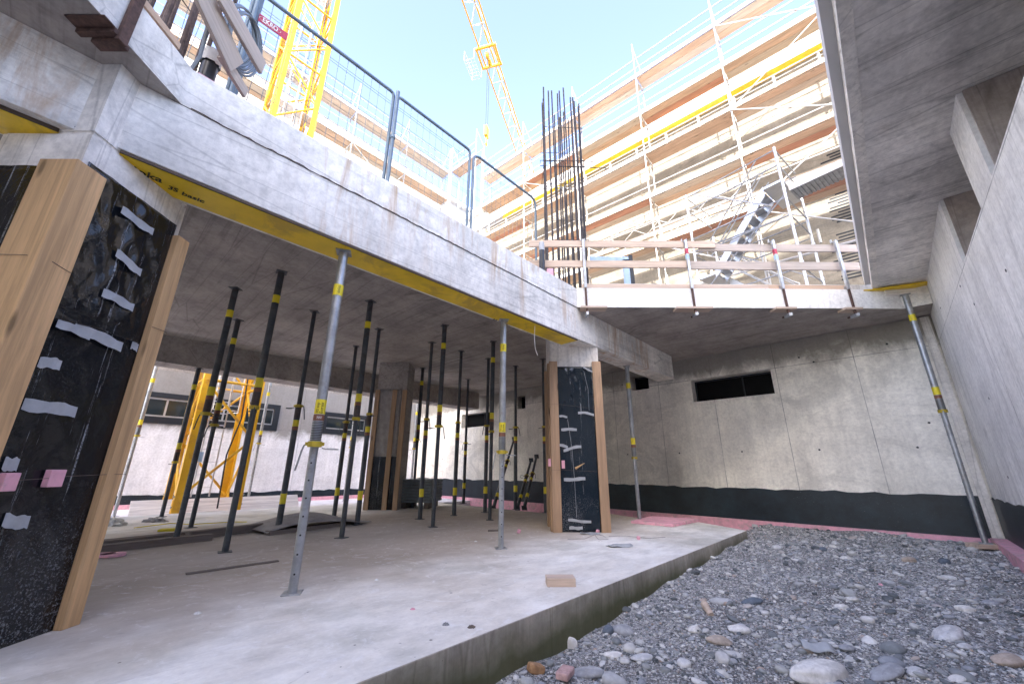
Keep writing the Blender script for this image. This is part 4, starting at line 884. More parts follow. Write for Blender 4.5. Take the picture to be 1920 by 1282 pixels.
for i in range(42):
    z = kb.z + (ka.z - kb.z) * i / 41
    if 14 < i < 18: continue
    x = kb.x + (ka.x - kb.x) * i / 41 - .10 + .06 * sin(i * 1.9); obj('key_slot', MB().box((x - .22 - .08 * sin(i * 2.3), min(-sgn * .006, 0), z), (x + .25, max(-sgn * .006, 0), z + .05)), M_['dark'], bl)
# brackets with yellow tips under the form strip
m = MB()
for i in range(14):
    x = 3.4 + i * 1.25
    m.tube((x, -sgn * .25, ZY - 3.9), (x, -sgn * .25, ZY - 3.35), .05, 8)
obj('strip_support', m, M_['scaf'], bl)
m = MB()
for (i, z) in [(i, z) for i in range(12) for z in (7.2, 9.1)]:
    x = 4.0 + i * 1.5; m.tube((x, -sgn * .28, z - 3), (x, -sgn * .28, z - 2.55), .04, 8)
obj('strip_support', m, M_['scaf'], bl)
for zz in (7.0, 8.9, 11.2):
    obj('lintel_tube', MB().tube((2, -sgn * .2, zz - 3), (LB - 3, -sgn * .2, zz - 3), .045, 8), M_['alu'], bl)
BL2 = thing('shell_building', 'white plastered building wing behind the pale scaffold on the left', 'building', frame(Vector((CORN.x, CORN.y, 3.0)) + N1 * 1.15, A1 + pi))
m = MB(); m.box((-3, -.3, 0), (22, -.0, 14.6)); obj('wall', m, M_['white'], BL2); m = MB(); m.box((-3, -.3, 14.601), (22, .25, 14.85)); obj('slab_edge', m, M_['fascia'], BL2)

# ================================================================== STAIR TOWER between deck and scaffold
ang = lambda px, py: atan2(ray(px, py).x, ray(px, py).y)
TA = Vector((sin(radians(39.3)), cos(radians(39.3)), 0)) * 10.6; TB = Vector((sin(radians(27.4)), cos(radians(27.4)), 0)) * 11.4
te = (TB - TA); TL = te.length; te.normalize(); tn = Vector((te.y, -te.x, 0)); tn = tn if tn.y > 0 else -tn
SF = frame((TA.x, TA.y, 3.4), atan2(te.x, te.y)); sg2 = 1 if (SF.to_3x3() @ Vector((0, 1, 0))).dot(tn) > 0 else -1
ZTOP = CAMH + 10.6 * .748
st = thing('stair_tower', 'galvanised scaffold stair tower with zigzag aluminium flights in front of the facade', 'stair tower', SF)
D_ = 1.4; H_ = ZTOP - 3.4
m = None
for x in (0, TL):
    for y in (0, D_):
        m = MB(); m.tube((x, sg2 * y, 0), (x, sg2 * y, H_ if y == 0 else H_ - .9), .034, 10); 
        for z in (1.0, 2.0, 3.0, 4.0): m.tube((x, sg2 * y, z), (x, sg2 * y, z + .05), .045, 10)
        obj('standard', m, M_['alu'], st)
for z in (.2, 1.4, 1.9, 3.3, 3.8, H_ - .55, H_ - .08):
    m = MB(); m.tube((0, 0, z), (TL, 0, z), .018, 6); m.tube((0, sg2 * D_, z - .1), (TL, sg2 * D_, z - .1), .018, 6)
    for x in (0, TL): m.tube((x, 0, z), (x, sg2 * D_, z), .018, 6)
    obj('ledger', m, M_['galv'], st)
for (p, q) in (((0, 0, 0), (TL, 0, 2.0)), ((TL, 0, 2.0), (0, 0, 3.9)), ((0, 0, 3.3), (TL, 0, 3.4)), ((TL * .9, 0, H_ - .1), (.3, 0, H_ - 1.6)), ((0, sg2 * D_, 2.0), (TL, sg2 * D_, 4.0))):
    obj('brace', MB().tube(p, q, .018, 6), M_['galv'], st)
def flight(xa, za, xb, zb, y0, y1):
    f = MB(); dx = xb - xa; n = 8
    for y in (y0, y1 - .04): f.add([(xa, sg2 * y, za - .16), (xb, sg2 * y, zb - .16), (xb, sg2 * y, zb + .12), (xa, sg2 * y, za + .12), (xa, sg2 * (y + .04), za - .16), (xb, sg2 * (y + .04), zb - .16), (xb, sg2 * (y + .04), zb + .12), (xa, sg2 * (y + .04), za + .12)], [(0, 1, 2, 3), (7, 6, 5, 4), (0, 4, 5, 1), (3, 2, 6, 7), (0, 3, 7, 4), (1, 5, 6, 2)])
    o = obj('stair_flight', f, M_['alu'], st); tr_ = MB()
    for i in range(n):
        x = xa + dx * (i + .5) / n; z = za + (zb - za) * (i + .5) / n; w2 = .11; tr_.box((x - w2, min(sg2 * y0, sg2 * y1) + .02, z), (x + w2, max(sg2 * y0, sg2 * y1) - .02, z + .03))
    obj('tread', tr_, M_['galv'], o)
    r_ = MB()
    for y in (y0, y1): r_.tube((xa, sg2 * y, za + 1.0), (xb, sg2 * y, zb + 1.0), .017, 6); r_.tube((xa, sg2 * y, za + .55), (xb, sg2 * y, zb + .55), .017, 6); r_.path([(xa, sg2 * y, za + 1.0), (xa - .12 * (1 if dx > 0 else -1), sg2 * y, za + .9), (xa - .12 * (1 if dx > 0 else -1), sg2 * y, za + .62), (xa, sg2 * y, za + .55)], .017, 6)
    obj('handrail', r_, M_['galv'], o)
ZW = atv(1478, 362, (TA + te * .1 + tn * .7), atan2(te.x, te.y)).z - 3.4
flight(TL - .45, ZW - 1.75, .45, ZW, .08, .66); flight(.45, ZW - 3.4, TL - .5, ZW - 1.78, .74, 1.32); flight(.5, ZW + .1, TL - .45, ZW + 1.2, .74, 1.32) if ZW + 1.2 < H_ - 1 else None
for (xa, xb, zz) in ((0, .45, ZW), (TL - .45, TL, ZW - 1.8)): obj('landing', MB().box((xa, min(sg2 * .05, sg2 * 1.35), zz), (xb, max(sg2 * .05, sg2 * 1.35), zz + .06)), M_['alu'], st)
# grey aluminium walkway from the stair tower to the right
A_ = atv(1478, 362, (TA + te * .1 + tn * .7), atan2(te.x, te.y)); 
z0 = A_.z; Bq = TA - te * 5.5 + tn * .8
wk = thing('walkway', 'corrugated grey aluminium walkway running right from the stair tower under the overhead slab', 'walkway', frame((TA.x + tn.x * .45, TA.y + tn.y * .45, z0 - .1), atan2(-te.x, -te.y)))
sg3 = 1 if (WM[wk.name].to_3x3() @ Vector((0, 1, 0))).dot(tn) > 0 else -1
m = MB(); nn_ = 60
for i in range(nn_): m.box((i * 5.5 / nn_, min(0, sg3 * .6), 0), ((i + .55) * 5.5 / nn_, max(0, sg3 * .6), .025))
m.box((0, min(0, sg3 * .6), .026), (5.5, max(0, sg3 * .6), .04)); obj('deck', m, M_['galv'], wk)
m = MB(); m.box((0, min(-sg3 * .03, 0), -.02), (5.5, max(-sg3 * .03, 0) - .001, .16)); obj('side_rail', m, M_['white'], wk)

# ================================================================== TOWER CRANE
r0 = radians(48); cu_ = Vector((cos(r0), sin(r0), 0)); cv_ = Vector((-sin(r0), cos(r0), 0)); d = ray(330, 925); F1 = Vector((d.x, d.y, 0)).normalized() * 11.0
SS = 1.2; cc = F1 + (cu_ + cv_) * (SS / 2)
CFm = Matrix.Translation((cc.x, cc.y, -.12)) @ Matrix.Rotation(r0, 4, 'Z')
cr = thing('tower_crane', 'yellow tower crane with lattice mast rising through the yard and long jib overhead', 'crane', CFm)
HC = 36.0; h2 = SS / 2
def ang_leg(x, y, z0, z1, par, w_=.16, t_=.02):
    sx = 1 if x > 0 else -1; sy = 1 if y > 0 else -1
    m = MB(); m.box((min(x, x - sx * w_), min(y, y - sy * t_), z0), (max(x, x - sx * w_), max(y, y - sy * t_), z1)); m.box((min(x, x - sx * t_), min(y - sy * t_, y - sy * w_), z0), (max(x, x - sx * t_), max(y - sy * t_, y - sy * w_), z1))
    m.box((min(x, x + sx * .012) , min(y - sy * .02, y - sy * w_ * .9), z0), (max(x, x + sx * .012), max(y - sy * .02, y - sy * w_ * .9), z0 + .3)); return m
for x in (-h2, h2):
    for y in (-h2, h2):
        o = obj('mast_leg', ang_leg(x, y, 0, HC, cr), M_['yelp'], cr)
        m = MB()
        for zz in (.16, .36): m.tube((x, y - (.05 if y > 0 else -.05), zz), (x + (.03 if x > 0 else -.03), y - (.05 if y > 0 else -.05), zz), .022, 8)
        obj('bolt', m, M_['galv'], o)
for fi, (a, b) in enumerate((((-h2, -h2), (h2, -h2)), ((h2, -h2), (h2, h2)), ((h2, h2), (-h2, h2)), ((-h2, h2), (-h2, -h2)))):
    m = MB(); z = .3; k = 0; stp = 1.25
    while z < HC - 1:
        p, q = (a, b) if k % 2 == fi % 2 else (b, a)
        m.tube((p[0] * .96, p[1] * .96, z), (q[0] * .96, q[1] * .96, z + stp), .028, 8)
        z += stp; k += 1
        if k % 2 == 0: m.tube((a[0] * .96, a[1] * .96, z), (b[0] * .96, b[1] * .96, z), .034, 8)
    obj('mast_bracing', m, M_['yelp'], cr)
# ladder with hoops in the mast
m = MB()
for x in (-.17, .17): m.box((x - .012, .28, .3), (x + .012, .32, HC - 2))
z = .5
while z < HC - 2: m.tube((-.17, .30, z), (.17, .30, z), .012, 6); z += .28
ld = obj('ladder', m, M_['alu'], cr); m = MB(); z = 2.2
while z < HC - 2:
    m.path([(-.17, .30, z), (-.33, .05, z), (-.25, -.25, z), (0, -.36, z), (.25, -.25, z), (.33, .05, z), (.17, .30, z)], .011, 5); z += .9
for x, y in ((-.33, .05), (-.25, -.25), (0, -.36), (.25, -.25), (.33, .05)): m.tube((x, y, 2.2), (x, y, HC - 3), .008, 4)
obj('ladder_cage', m, M_['alu'], ld)
for zz in (6.2, 11.5, 17):
    m = MB(); m.box((-.52, -.1, zz), (.52, .52, zz + .04)); obj('rest_platform', m, M_['alu'], cr)
m = MB(); m.path([(.30, -.56, HC - 1), (.22, -.58, 20), (.30, -.57, 8), (.18, -.58, 4.2), (.26, -.6, 2.0), (.12, -.62, 1.2), (.16, -.62, .1)], .016, 6); obj('cable', m, M_['blk'], cr)
m = MB(); m.box((-.38, -.62, 1.05), (-.30, -.56, 1.25)); obj('junction_box', m, M_['mem'], cr)
m = MB(); m.box((-1.1, -1.1, -.35), (1.1, 1.1, -.001)); obj('base_block', m, M_['grey'], cr)
# jib: horizontal lattice at height HC, azimuth fitted to the photograph
JA = radians(15.8); jd = Vector((sin(JA), cos(JA), 0)); jl = CFm.to_3x3().inverted() @ jd; JF = Matrix.Rotation(atan2(jl.y, jl.x), 4, 'Z')
JL = 52; m = MB(); mw = MB(); wdt = .62
for y in (-wdt, wdt): m.tube((-12, y, HC + .1), (JL, y, HC + .1), .07, 8)
m.tube((-1, 0, HC + 1.35), (JL, 0, HC + 1.25), .08, 8)
x = 0.0
while x < JL - 1.5:
    for y in (-wdt, wdt): mw.tube((x, y, HC + .1), (x + .9, 0, HC + 1.3), .032, 6); mw.tube((x + .9, 0, HC + 1.3), (x + 1.8, y, HC + .1), .032, 6)
    mw.tube((x, -wdt, HC + .1), (x, wdt, HC + .1), .035, 6); mw.tube((x, -wdt, HC + .1), (x + 1.8, wdt, HC + .1), .022, 6); x += 1.8
jb = obj('jib_chords', m, M_['yelp'], cr, JF); obj('jib_bracing', mw, M_['scaf'], jb)
m = MB(); m.box((-11.5, -.8, HC - 1.6), (-9, .8, HC)); obj('counterweight', m, M_['grey'], cr, JF)
m = MB(); m.tube((0, 0, HC - .5), (0, 0, HC + 4.5), .35, 8, .1); m.box((-.9, -.9, HC - .8), (.9, .9, HC - .1)); obj('tower_top', m, M_['yelp'], cr, JF)
# trolley near the photograph's mid jib
d = ray(905, 108); k_ = (HC - .12 + .8 - .68 - .0) ; tt_ = (HC - .1 - CAMH) / d.z; Pt = Vector((d.x * tt_, d.y * tt_, 0)); xt = (Pt - cc).dot(jd)
tl_ = MB()
for xx in (-.9, .9): tl_.box((xt + xx - .09, -.95, HC - .22), (xt + xx + .09, .95, HC - .02))
for yy in (-.85, .85): tl_.box((xt - .9, yy - .07, HC - .24), (xt + .9, yy + .07, HC - .06))
for xx in (-.35, .35): tl_.tube((xt + xx, -.12, HC - .45), (xt + xx, .12, HC - .45), .3, 12)
tro = obj('trolley', tl_, M_['yelp'], cr, JF)
m = MB()
for q_ in range(7): m.tube((xt - 1.0 + 1.9 * q_ / 6, 1.0, HC - 1.2), (xt - 1.0 + 1.9 * q_ / 6, 1.9, HC - 1.2), .022, 4)
for q_ in range(4): m.tube((xt - 1.0, 1.0 + .3 * q_, HC - 1.2), (xt + .9, 1.0 + .3 * q_, HC - 1.2), .022, 4)
for a_, b_ in ((-1.0, 1.0), (.9, 1.0), (-1.0, 1.9), (.9, 1.9)): m.tube((xt + a_, b_, HC - 1.2), (xt + a_, b_, HC - .1), .03, 6)
m.tube((xt - 1.0, 1.9, HC - .1), (xt + .9, 1.9, HC - .1), .03, 6); m.tube((xt - 1.0, 1.9, HC - .6), (xt + .9, 1.9, HC - .6), .03, 6); obj('service_basket', m, M_['alu'], tro)
d2 = ray(889, 262); rr_ = hypot(Pt.x, Pt.y) / hypot(d2.x, d2.y); zh = CAMH + d2.z * rr_
m = MB()
for yy in (-.22, .22): m.tube((xt + yy, 0, HC - .4), (xt + yy, .0, zh + 1.2), .016, 5)
obj('hoist_rope', m, M_['blk'], tro)
m = MB(); m.box((xt - .28, -.12, zh + .3), (xt + .28, .12, zh + 1.3)); m.tube((xt, 0, zh + .3), (xt, 0, zh - .2), .1, 8, .05); m.path([(xt, 0, zh - .2), (xt + .15, 0, zh - .4), (xt + .05, 0, zh - .6), (xt - .15, 0, zh - .5)], .05, 6); obj('hook_block', m, M_['yelp'], tro)
# ================================================================== LOOSE THINGS ON THE FLOOR
P0 = atz(232, 970, -.0); P1 = atz(640, 946, -.0); s0, n0 = sn(P0); s1, n1 = sn(P1)
d = ray(240, 967); pa = Vector((d.x, d.y, 0)) * (11.2 / N1.dot(d)); d = ray(560, 948); pb = Vector((d.x, d.y, 0)) * (11.2 / N1.dot(d)); pa.z = pb.z = -.11; L = (pb - pa).length
m = MB(); m.box((0, -.02, 0), (L, .02, .34))
single('board', m, M_['woodp'], 'long whitish board standing on edge in front of the yellow mast', 'board', frame(pa, atan2(pb.x - pa.x, pb.y - pa.y)) @ Matrix.Rotation(radians(-38), 4, 'X'), bevel=.004)
def timber(label, a, b, w_, h_, mat, z=0.0, name='timber', cat='timber', roll=0):
    A = atz(a[0], a[1], z); B = atz(b[0], b[1], z); m = MB(); Lq = (B - A).length; m.box((0, -w_ / 2, 0), (Lq, w_ / 2, h_)); return single(name, m, mat, label, cat, frame(A, atan2(B.x - A.x, B.y - A.y)), bevel=.004)
timber('dark timber lying across the hall floor from the near column to the double props', (150, 1040), (395, 1012), .10, .07, M_['woodk'])
timber('grey old timber behind the double props, touching the felt sheet', (350, 1012), (560, 985), .12, .09, M_['woodk'], .0)
timber('thin pale edged timber in front of the grey felt sheet', (500, 1003), (640, 985), .12, .05, M_['woodk'])
timber('second dark timber behind the first one beside the near column', (150, 1022), (360, 1000), .16, .03, M_['woodk'])
timber('dark flat strip lying on the open hall floor left of the nearest bright prop', (348, 1077), (522, 1052), .045, .012, M_['woodk'], 0, 'lath', 'lath')
timber('short dark stick on the floor left of the bright middle prop', (915, 996), (940, 995), .025, .02, M_['woodk'], 0, 'lath', 'lath')
A = atz(590, 985, 0); m = MB()
m.sheet(14, 10, lambda u, v: (-.85 + 1.5 * u, -.45 + .9 * v, .03 + .16 * max(0, sin(pi * min(1, u * 1.15))) * (.5 + .5 * sin(pi * v)) + .01 * sin(9 * u + 4 * v)))
single('felt_sheet', m, M_['felt'], 'folded grey roofing felt sheet arched on the floor behind the nearest bright prop', 'felt sheet', frame(A, A1 - .1), solid=.006)
A = atz(250, 992, 0)
m = MB(); m.path([A + Vector((.0, 0, .02)), A + Vector((.3, .25, .05)), A + Vector((.55, .3, .03)), A + Vector((.9, .7, .02)), A + Vector((1.1, .7, .02))], .006, 5); single('strap', m, M_['yel'], 'tangled yellow strap between the dark timbers near the double props', 'strap')
A = atz(318, 995, .05); m = MB(); m.box((-.11, -.06, 0), (.11, .06, .03)); single('plastic_scrap', m, M_['yel'], 'small yellow plastic scrap on the dark timbers near the double props', 'scrap', frame(A, A1 + .4), bevel=.01)
# crumpled white film and pink scraps in the yard light
def crumple(label, px, py, r, mat, z=0, name='plastic_film', cat='plastic film', sx=1.6):
    P = atz(px, py, z); bm = bmesh.new(); bmesh.ops.create_icosphere(bm, subdivisions=3, radius=r); rr = random.Random(px)
    for v in bm.verts:
        k = 1 + .35 * sin(11 * v.co.x / r + rr.random()) * cos(7 * v.co.y / r) + rr.uniform(-.12, .12); v.co = Vector((v.co.x * k * sx, v.co.y * k, abs(v.co.z) * k * .8))
    me = bpy.data.meshes.new(name); bm.to_mesh(me); bm.free(); me.materials.append(mat); o = bpy.data.objects.new(name, me); C.objects.link(o); o.location = P; return tag(o, label, cat)
crumple('crumpled clear plastic film on the yard edge beside the near column timber', 205, 985, .12, M_['wht'], 0)
crumple('low crumpled purple grey scrap on the bright floor edge by the mast', 290, 978, .07, M_['felt'], 0, 'scrap', 'scrap', 2.4)
for px, py, lab in ((190, 1044, 'flat round pink foam disc half hidden behind the near column timber'), (212, 1043, 'flat oval pink foam disc on the floor right of the near column timber')):
    P = atz(px, py, 0); m = MB(); m.tube((0, 0, .005), (0, 0, .028), .09, 20); single('foam_disc', m, M_['pink'], lab, 'insulation', frame(P, 0), 'pink foam discs')
m = MB(); A = [atz(1183, 981, .0), atz(1222, 972, .0), atz(1311, 978, .0), atz(1262, 988, .0)]; c0 = sum(A, Vector()) / 4; m.prism([(p.x - c0.x, p.y - c0.y) for p in A], .004, .045); single('foam_sheet', m, M_['pink'], 'flat pink foam sheet lying on the slab corner before the back wall', 'insulation', Matrix.Translation(c0), bevel=.004)
# timber block on the slab
P = atz(1026, 1100, 0); Q = atz(1080, 1100, 0); L = (Q - P).length; m = MB(); m.box((0, 0, 0), (L, .12, .055)); single('timber_block', m, M_['woodx'], 'short cut timber block lying alone on the bright slab', 'timber block', frame(P, atan2(Q.x - P.x, Q.y - P.y)), bevel=.003)
# foam bits, papers, wire
for i, (px, py, sx, lab) in enumerate(((972, 999, .045, 'small pink foam crumb between the bright middle prop and middle column'), (1120, 999, .04, 'small pink foam piece on the paper scrap before the middle column'), (1197, 1011, .035, 'tiny pink and black foam piece right of the middle column foot'), (1662 - 10, 1101, .03, 'tiny pink foam crumb in the gravel near the right edge'))):
    z = 0 if i < 3 else -.2; P = atz(px, py, z); m = MB(); m.box((-sx / 2, -sx / 2, 0), (sx / 2, sx / 2, sx * 1.1)); single('foam_crumb', m, M_['pink'], lab, 'insulation', frame(P, i * .7) @ Matrix.Rotation(.3, 4, 'X'), 'pink foam crumbs', .006)
for i, (px, py, a, lab) in enumerate(((1107, 1001, .3, 'curled grey paper scrap at the foot of the middle column'), (1161, 1024, -.2, 'torn dark edged paper scrap right on the slab near its corner'))):
    P = atz(px, py, 0); m = MB(); m.sheet(10, 6, lambda u, v: (-.13 + .26 * u, -.07 + .14 * v, .006 + .035 * (u - .4) ** 2 + .01 * sin(6 * u + 5 * v))); single('paper_scrap', m, M_['tape'], lab, 'paper', frame(P, pi / 2 + a), solid=.003)
P = atz(1120, 1012, 0); m = MB(); m.path([P + Vector((-.35, .05, .004)), P + Vector((-.15, .02, .01)), P + Vector((.0, .04, .06)), P + Vector((.07, 0, .05)), P + Vector((.14, .03, .005)), P + Vector((.02, .0, .004)), P + Vector((-.02, .05, .05))], .0022, 5); single('tie_wire', m, M_['rebar'], 'thin bent tie wire at the foot of the middle column', 'wire')
P = atz(1190, 1008, 0); m = MB(); m.path([P + Vector((-.3, .1, .004)), P + Vector((-.1, .02, .02)), P + Vector((.15, -.05, .005)), P + Vector((.4, .05, .004))], .002, 5); single('tie_wire', m, M_['rebar'], 'thin curved tie wire right of the middle column near the slab corner', 'wire')
for i, (px, py, lab) in enumerate(((836, 1171, 'small grey mortar lump near the slab edge'), (884, 1176, 'dark splintered wood chip near the slab edge'), (370, 1150, 'small white mortar crumb between the near column and nearest bright prop'), (706, 1087, 'tiny pale crumb on the slab right of the nearest bright prop'), (892, 1015, 'tiny white crumb on the floor left of the bright middle prop'), (774, 1142, 'thin torn film scrap flat on the slab in the foreground'))):
    crumple(lab, px, py, (.013, .014, .013, .010, .012, .010)[i], (M_['grey'], M_['woodk'], M_['wht'], M_['wht'], M_['wht'], M_['pink'])[i], 0, 'crumb', 'crumb', 1.3)
# stacked grey form boards behind the far column
t = thing('panel_stack', 'stack of dark grey form panels on the floor right of the far clad column', 'panel stack', frame(atz(768, 958, 0) + Vector((-.0, .9, 0)), pi / 2 + .1))
for k in range(8):
    m = MB(); m.box((-.36 + .01 * (k % 3), -.4, .12 + k * .06), (.36, .5, .12 + k * .06 + .05)); obj('panel', m, M_['stackgrey'], t, bevel=.006)
m = MB(); m.box((-.3, -.35, 0), (-.2, .4, .119)); obj('skid', m, M_['woodk'], t); m = MB(); m.box((.2, -.35, 0), (.3, .4, .119)); obj('skid', m, M_['woodk'], t)
# two extra props standing in the yard behind it
for i, (tp, bt, lab) in enumerate((((765, 751), (755, 920), 'left one of two thin sunlit props right of the far clad column'), ((782, 753), (770, 920), 'right one of two thin sunlit props right of the far clad column'))):
    d = ray(*bt); k_ = 13.0 / hypot(d.x, d.y); P = Vector((d.x * k_, d.y * k_, -.12)); make_prop(P, cz(P, *tp), cz(P, tp[0], 841), True, True, label=lab, yaw=i)
# hanging wire under the beam
A = atz(1003, 608, ZB); m = MB(); m.path([A, A + Vector((-.01, 0, -.2)), A + Vector((.0, .01, -.33)), A + Vector((.03, .01, -.42))], .003, 5); single('hanging_wire', m, M_['wht'], 'thin white wire hanging from the front beam left of the middle column', 'wire')
# pot, block and cup in the pit
P = atz(1321, 1137, -.19); m = MB(); m.tube((0, 0, 0), (.0, .0, .11), .028, 16, .022); single('plastic_cup', m, M_['woodx'], 'small orange and white plastic bottle lying in the gravel left of centre', 'bottle', Matrix.Translation(P + Vector((0, 0, .02))) @ Matrix.Rotation(2.0, 4, 'X') @ Matrix.Rotation(.3, 4, 'Z'), bevel=.004)
P = atz(1893, 1000, 0.02); m = MB(); m.box((-.045, -.035, 0), (.045, .035, .16)); single('wood_block', m, M_['woodp'], 'pale wood offcut standing on the pink kerb at the right wall', 'wood block', frame(P, A1) @ Matrix.Rotation(.14, 4, 'X') @ Matrix.Rotation(.12, 4, 'Y'), bevel=.004)
P = atz(1060, 1268, -.24); m = MB(); m.box((-.055, -.035, 0), (.055, .035, .035)); single('brick_piece', m, M_['pinkb'], 'broken reddish brick piece in the gravel below the slab edge', 'brick', frame(P, .5), bevel=.008)
P = atz(1003, 1262, -.24); m = MB(); m.box((-.045, -.03, 0), (.045, .03, .045)); single('brick_piece', m, M_['brickb'], 'broken orange brown tile piece beside the slab edge at the bottom', 'brick', frame(P, 1.1) @ Matrix.Rotation(.3, 4, 'Y'), bevel=.012)
P = atz(1528, 1218, -.22); m = MB(); m.sheet(10, 6, lambda u, v: (-.05 + .10 * u, -.09 + .16 * v, .01 + .03 * sin(pi * u) + .008 * sin(8 * v))); single('plastic_bag', m, M_['tape'], 'small clear crumpled plastic bag on the gravel in the foreground', 'plastic bag', frame(P, .3), solid=.001)

# ================================================================== STONES
def rock(bm_sub, seed):
    r_ = random.Random(seed); bm = bmesh.new(); bmesh.ops.create_icosphere(bm, subdivisions=bm_sub, radius=1.0)
    ph = [r_.uniform(0, 6.3) for _ in range(6)]
    for v in bm.verts:
        c = v.co; k = 1 + .10 * sin(2.1 * c.x + ph[0]) + .10 * sin(2.6 * c.y + ph[1]) + .08 * sin(3.4 * c.z + ph[2]) + .05 * sin(5 * c.x + 4 * c.y + ph[3]); v.co = c * k
    V = np.array([v.co[:] for v in bm.verts]); Fc = np.array([[q.index for q in f.verts] for f in bm.faces]); bm.free(); return V, Fc
def in_pit(x, y):
    s_, n_ = E1.x * x + E1.y * y, N1.x * x + N1.y * y
    w_ = (x - WP.x) * NW.x + (y - WP.y) * NW.y
    if n_ < -.72 or w_ < .12: return False
    if n_ > 1.72 and (x < 3.15 and y < 7.4) : return False
    if n_ > 1.72 and x < 3.2: return False
    return True
def scatter(N, rmin, rmax, power, sub, seed, flat=(.35, .7), ymax=8.5):
    r_ = np.random.default_rng(seed); protos = [rock(sub, seed * 10 + k) for k in range(6)]; Vs = []; Fs = []; base = 0; cnt = 0; tries = 0
    while cnt < N and tries < N * 12:
        tries += 1
        # denser near the viewer: sample by distance
        y = -.2 + (ymax + .2) * r_.random() ** 1.35; x = -.9 + 8.6 * r_.random()
        if y < .75 or x < -.45 * 0 - 1 or abs(x) > 1.6 * y + .8 or not in_pit(x, y): continue
        rad = rmin + (rmax - rmin) * r_.random() ** power; V, Fc = protos[r_.integers(6)]
        sc = np.array([rad * r_.uniform(.9, 1.5), rad * r_.uniform(.75, 1.1), rad * r_.uniform(*flat)])
        a = r_.uniform(0, 2 * pi); ti = r_.uniform(-.35, .35); ca, sa_ = cos(a), sin(a); ct, st_ = cos(ti), sin(ti)
        R = np.array([[ca, -sa_, 0], [sa_, ca, 0], [0, 0, 1]]) @ np.array([[ct, 0, st_], [0, 1, 0], [-st_, 0, ct]])
        Vs.append((V * sc) @ R.T + np.array([x, y, gz(x, y) + sc[2] * r_.uniform(.15, .6)])); Fs.append(Fc + base); base += len(V); cnt += 1
    V = np.vstack(Vs); Fc = np.vstack(Fs); me = bpy.data.meshes.new('gravel'); me.vertices.add(len(V)); me.vertices.foreach_set('co', V.ravel())
    me.loops.add(Fc.size); me.loops.foreach_set('vertex_index', Fc.ravel().astype(np.int32)); me.polygons.add(len(Fc)); me.polygons.foreach_set('loop_start', np.arange(0, Fc.size, 3, dtype=np.int32)); me.polygons.foreach_set('loop_total', np.full(len(Fc), 3, dtype=np.int32)); me.polygons.foreach_set('use_smooth', np.ones(len(Fc), bool)); me.update(calc_edges=True); me.validate()
    me.materials.append(M_['stone']); return me
for nm, args, lab in (('fine_gravel', (46000, .0035, .012, 1.5, 1, 1), 'fine grey gravel covering the pit floor'), ('gravel', (2800, .010, .030, 2.2, 2, 2), 'mixed grey and white pebbles covering the pit floor'), ('cobbles', (340, .018, .052, 2.2, 3, 3, (.4, .7)), 'scattered fist sized river stones among the gravel')):
    me = scatter(*args); o = bpy.data.objects.new(nm, me); C.objects.link(o); tag(o, lab, 'gravel', kind='stuff')
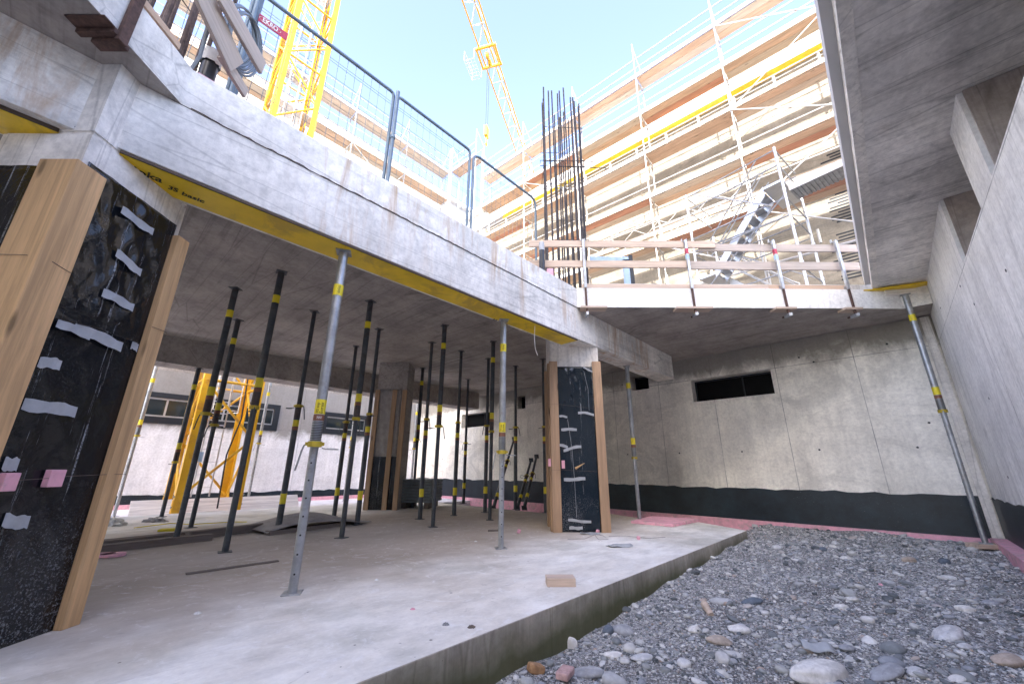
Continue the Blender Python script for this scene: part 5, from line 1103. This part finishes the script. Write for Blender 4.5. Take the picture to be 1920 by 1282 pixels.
# the largest stones, each a thing of its own
BS = [(1535, 1262, .13, .42, 'white', 'largest smooth whitish stone at the bottom edge of the picture'), (1512, 1218, .045, .6, 'brown', 'round brownish white stone touching the largest whitish stone'), (1778, 1190, .085, .6, 'pale', 'big round pale stone with a dark underside in the right foreground'), (1888, 1240, .08, .5, 'brown', 'rust spotted white stone near the lower right corner'), (1066, 1206, .055, .8, 'white', 'round white stone against the foot of the slab edge'), (1150, 1228, .05, .55, 'white', 'flat oval white stone in the gravel below the slab edge'), (1206, 1232, .055, .45, 'pale', 'long pale stone right of the flat oval white stone'), (1166, 1180, .065, .65, 'grey', 'big grey stone close to the slab edge'), (1140, 1183, .042, .7, 'blue', 'dark blue stone left of the big grey stone at the slab edge'), (1412, 1127, .06, .55, 'blue', 'dark rounded stone in the middle of the gravel'), (1578, 1138, .05, .5, 'white', 'white oval stone in the centre right gravel'), (1350, 1200, .062, .5, 'brown', 'tan brown flat stone left in the foreground gravel'), (1385, 1180, .065, .5, 'white', 'long white stone in the left foreground gravel'), (1303, 1180, .04, .6, 'white', 'small round white stone left of the long white stone'), (1810, 1212, .045, .6, 'pale', 'egg shaped pale stone right of the big round pale stone'), (1812, 1142, .042, .6, 'white', 'whitish stone in the right gravel above the big round stone'), (1858, 1130, .05, .5, 'grey', 'grey flat stone at the right side of the gravel'), (1460, 1028, .075, .45, 'pale', 'long pale stone in the far gravel near the slab corner'), (1540, 1030, .06, .5, 'blue', 'blue grey flat stone in the far gravel'), (1585, 1046, .055, .45, 'white', 'bright white flat stone in the far centre gravel'), (1705, 1050, .06, .6, 'brown', 'tan round stone in the far right gravel'), (1770, 1054, .06, .6, 'blue', 'dark speckled stone before the pink kerb'), (1100, 1262, .07, .6, 'grey', 'grey angular stone at the bottom beside the brick piece'), (1590, 1215, .05, .5, 'grey', 'broken grey stone in the centre foreground'), (1660, 1262, .09, .4, 'grey', 'slanted grey slab like stone at the bottom right of centre'), (1720, 1262, .06, .5, 'pale', 'pale elongated stone at the bottom right')]
for i, (px, py, r, fl_, mt, lab) in enumerate(BS):
    r *= .78 if py > 1200 else .9
    z = -.22 if py > 1150 else -.17 if py > 1080 else -.12
    P = atz(px, py, z)
    for _ in range(4): z = gz(P.x, P.y) + r * fl_ * .35; P = atz(px, py, z)
    V, Fc = rock(4, 700 + i); rr = random.Random(i); m = MB(); ex = 1.9 if i == 0 else rr.uniform(1.1, 1.6); m.add([(v[0] * r * ex, v[1] * r * .8, v[2] * r * fl_ * (1 + .18 * v[0])) for v in V], [tuple(f) for f in Fc], True)
    o = single('stone', m, SM[mt], lab, 'stone', Matrix.Translation(P) @ Matrix.Rotation(rr.uniform(-.5, .5), 4, 'Z') @ Matrix.Rotation(rr.uniform(-.2, .2), 4, 'Y'), 'large stones in the gravel')
bpy.context.view_layer.update()
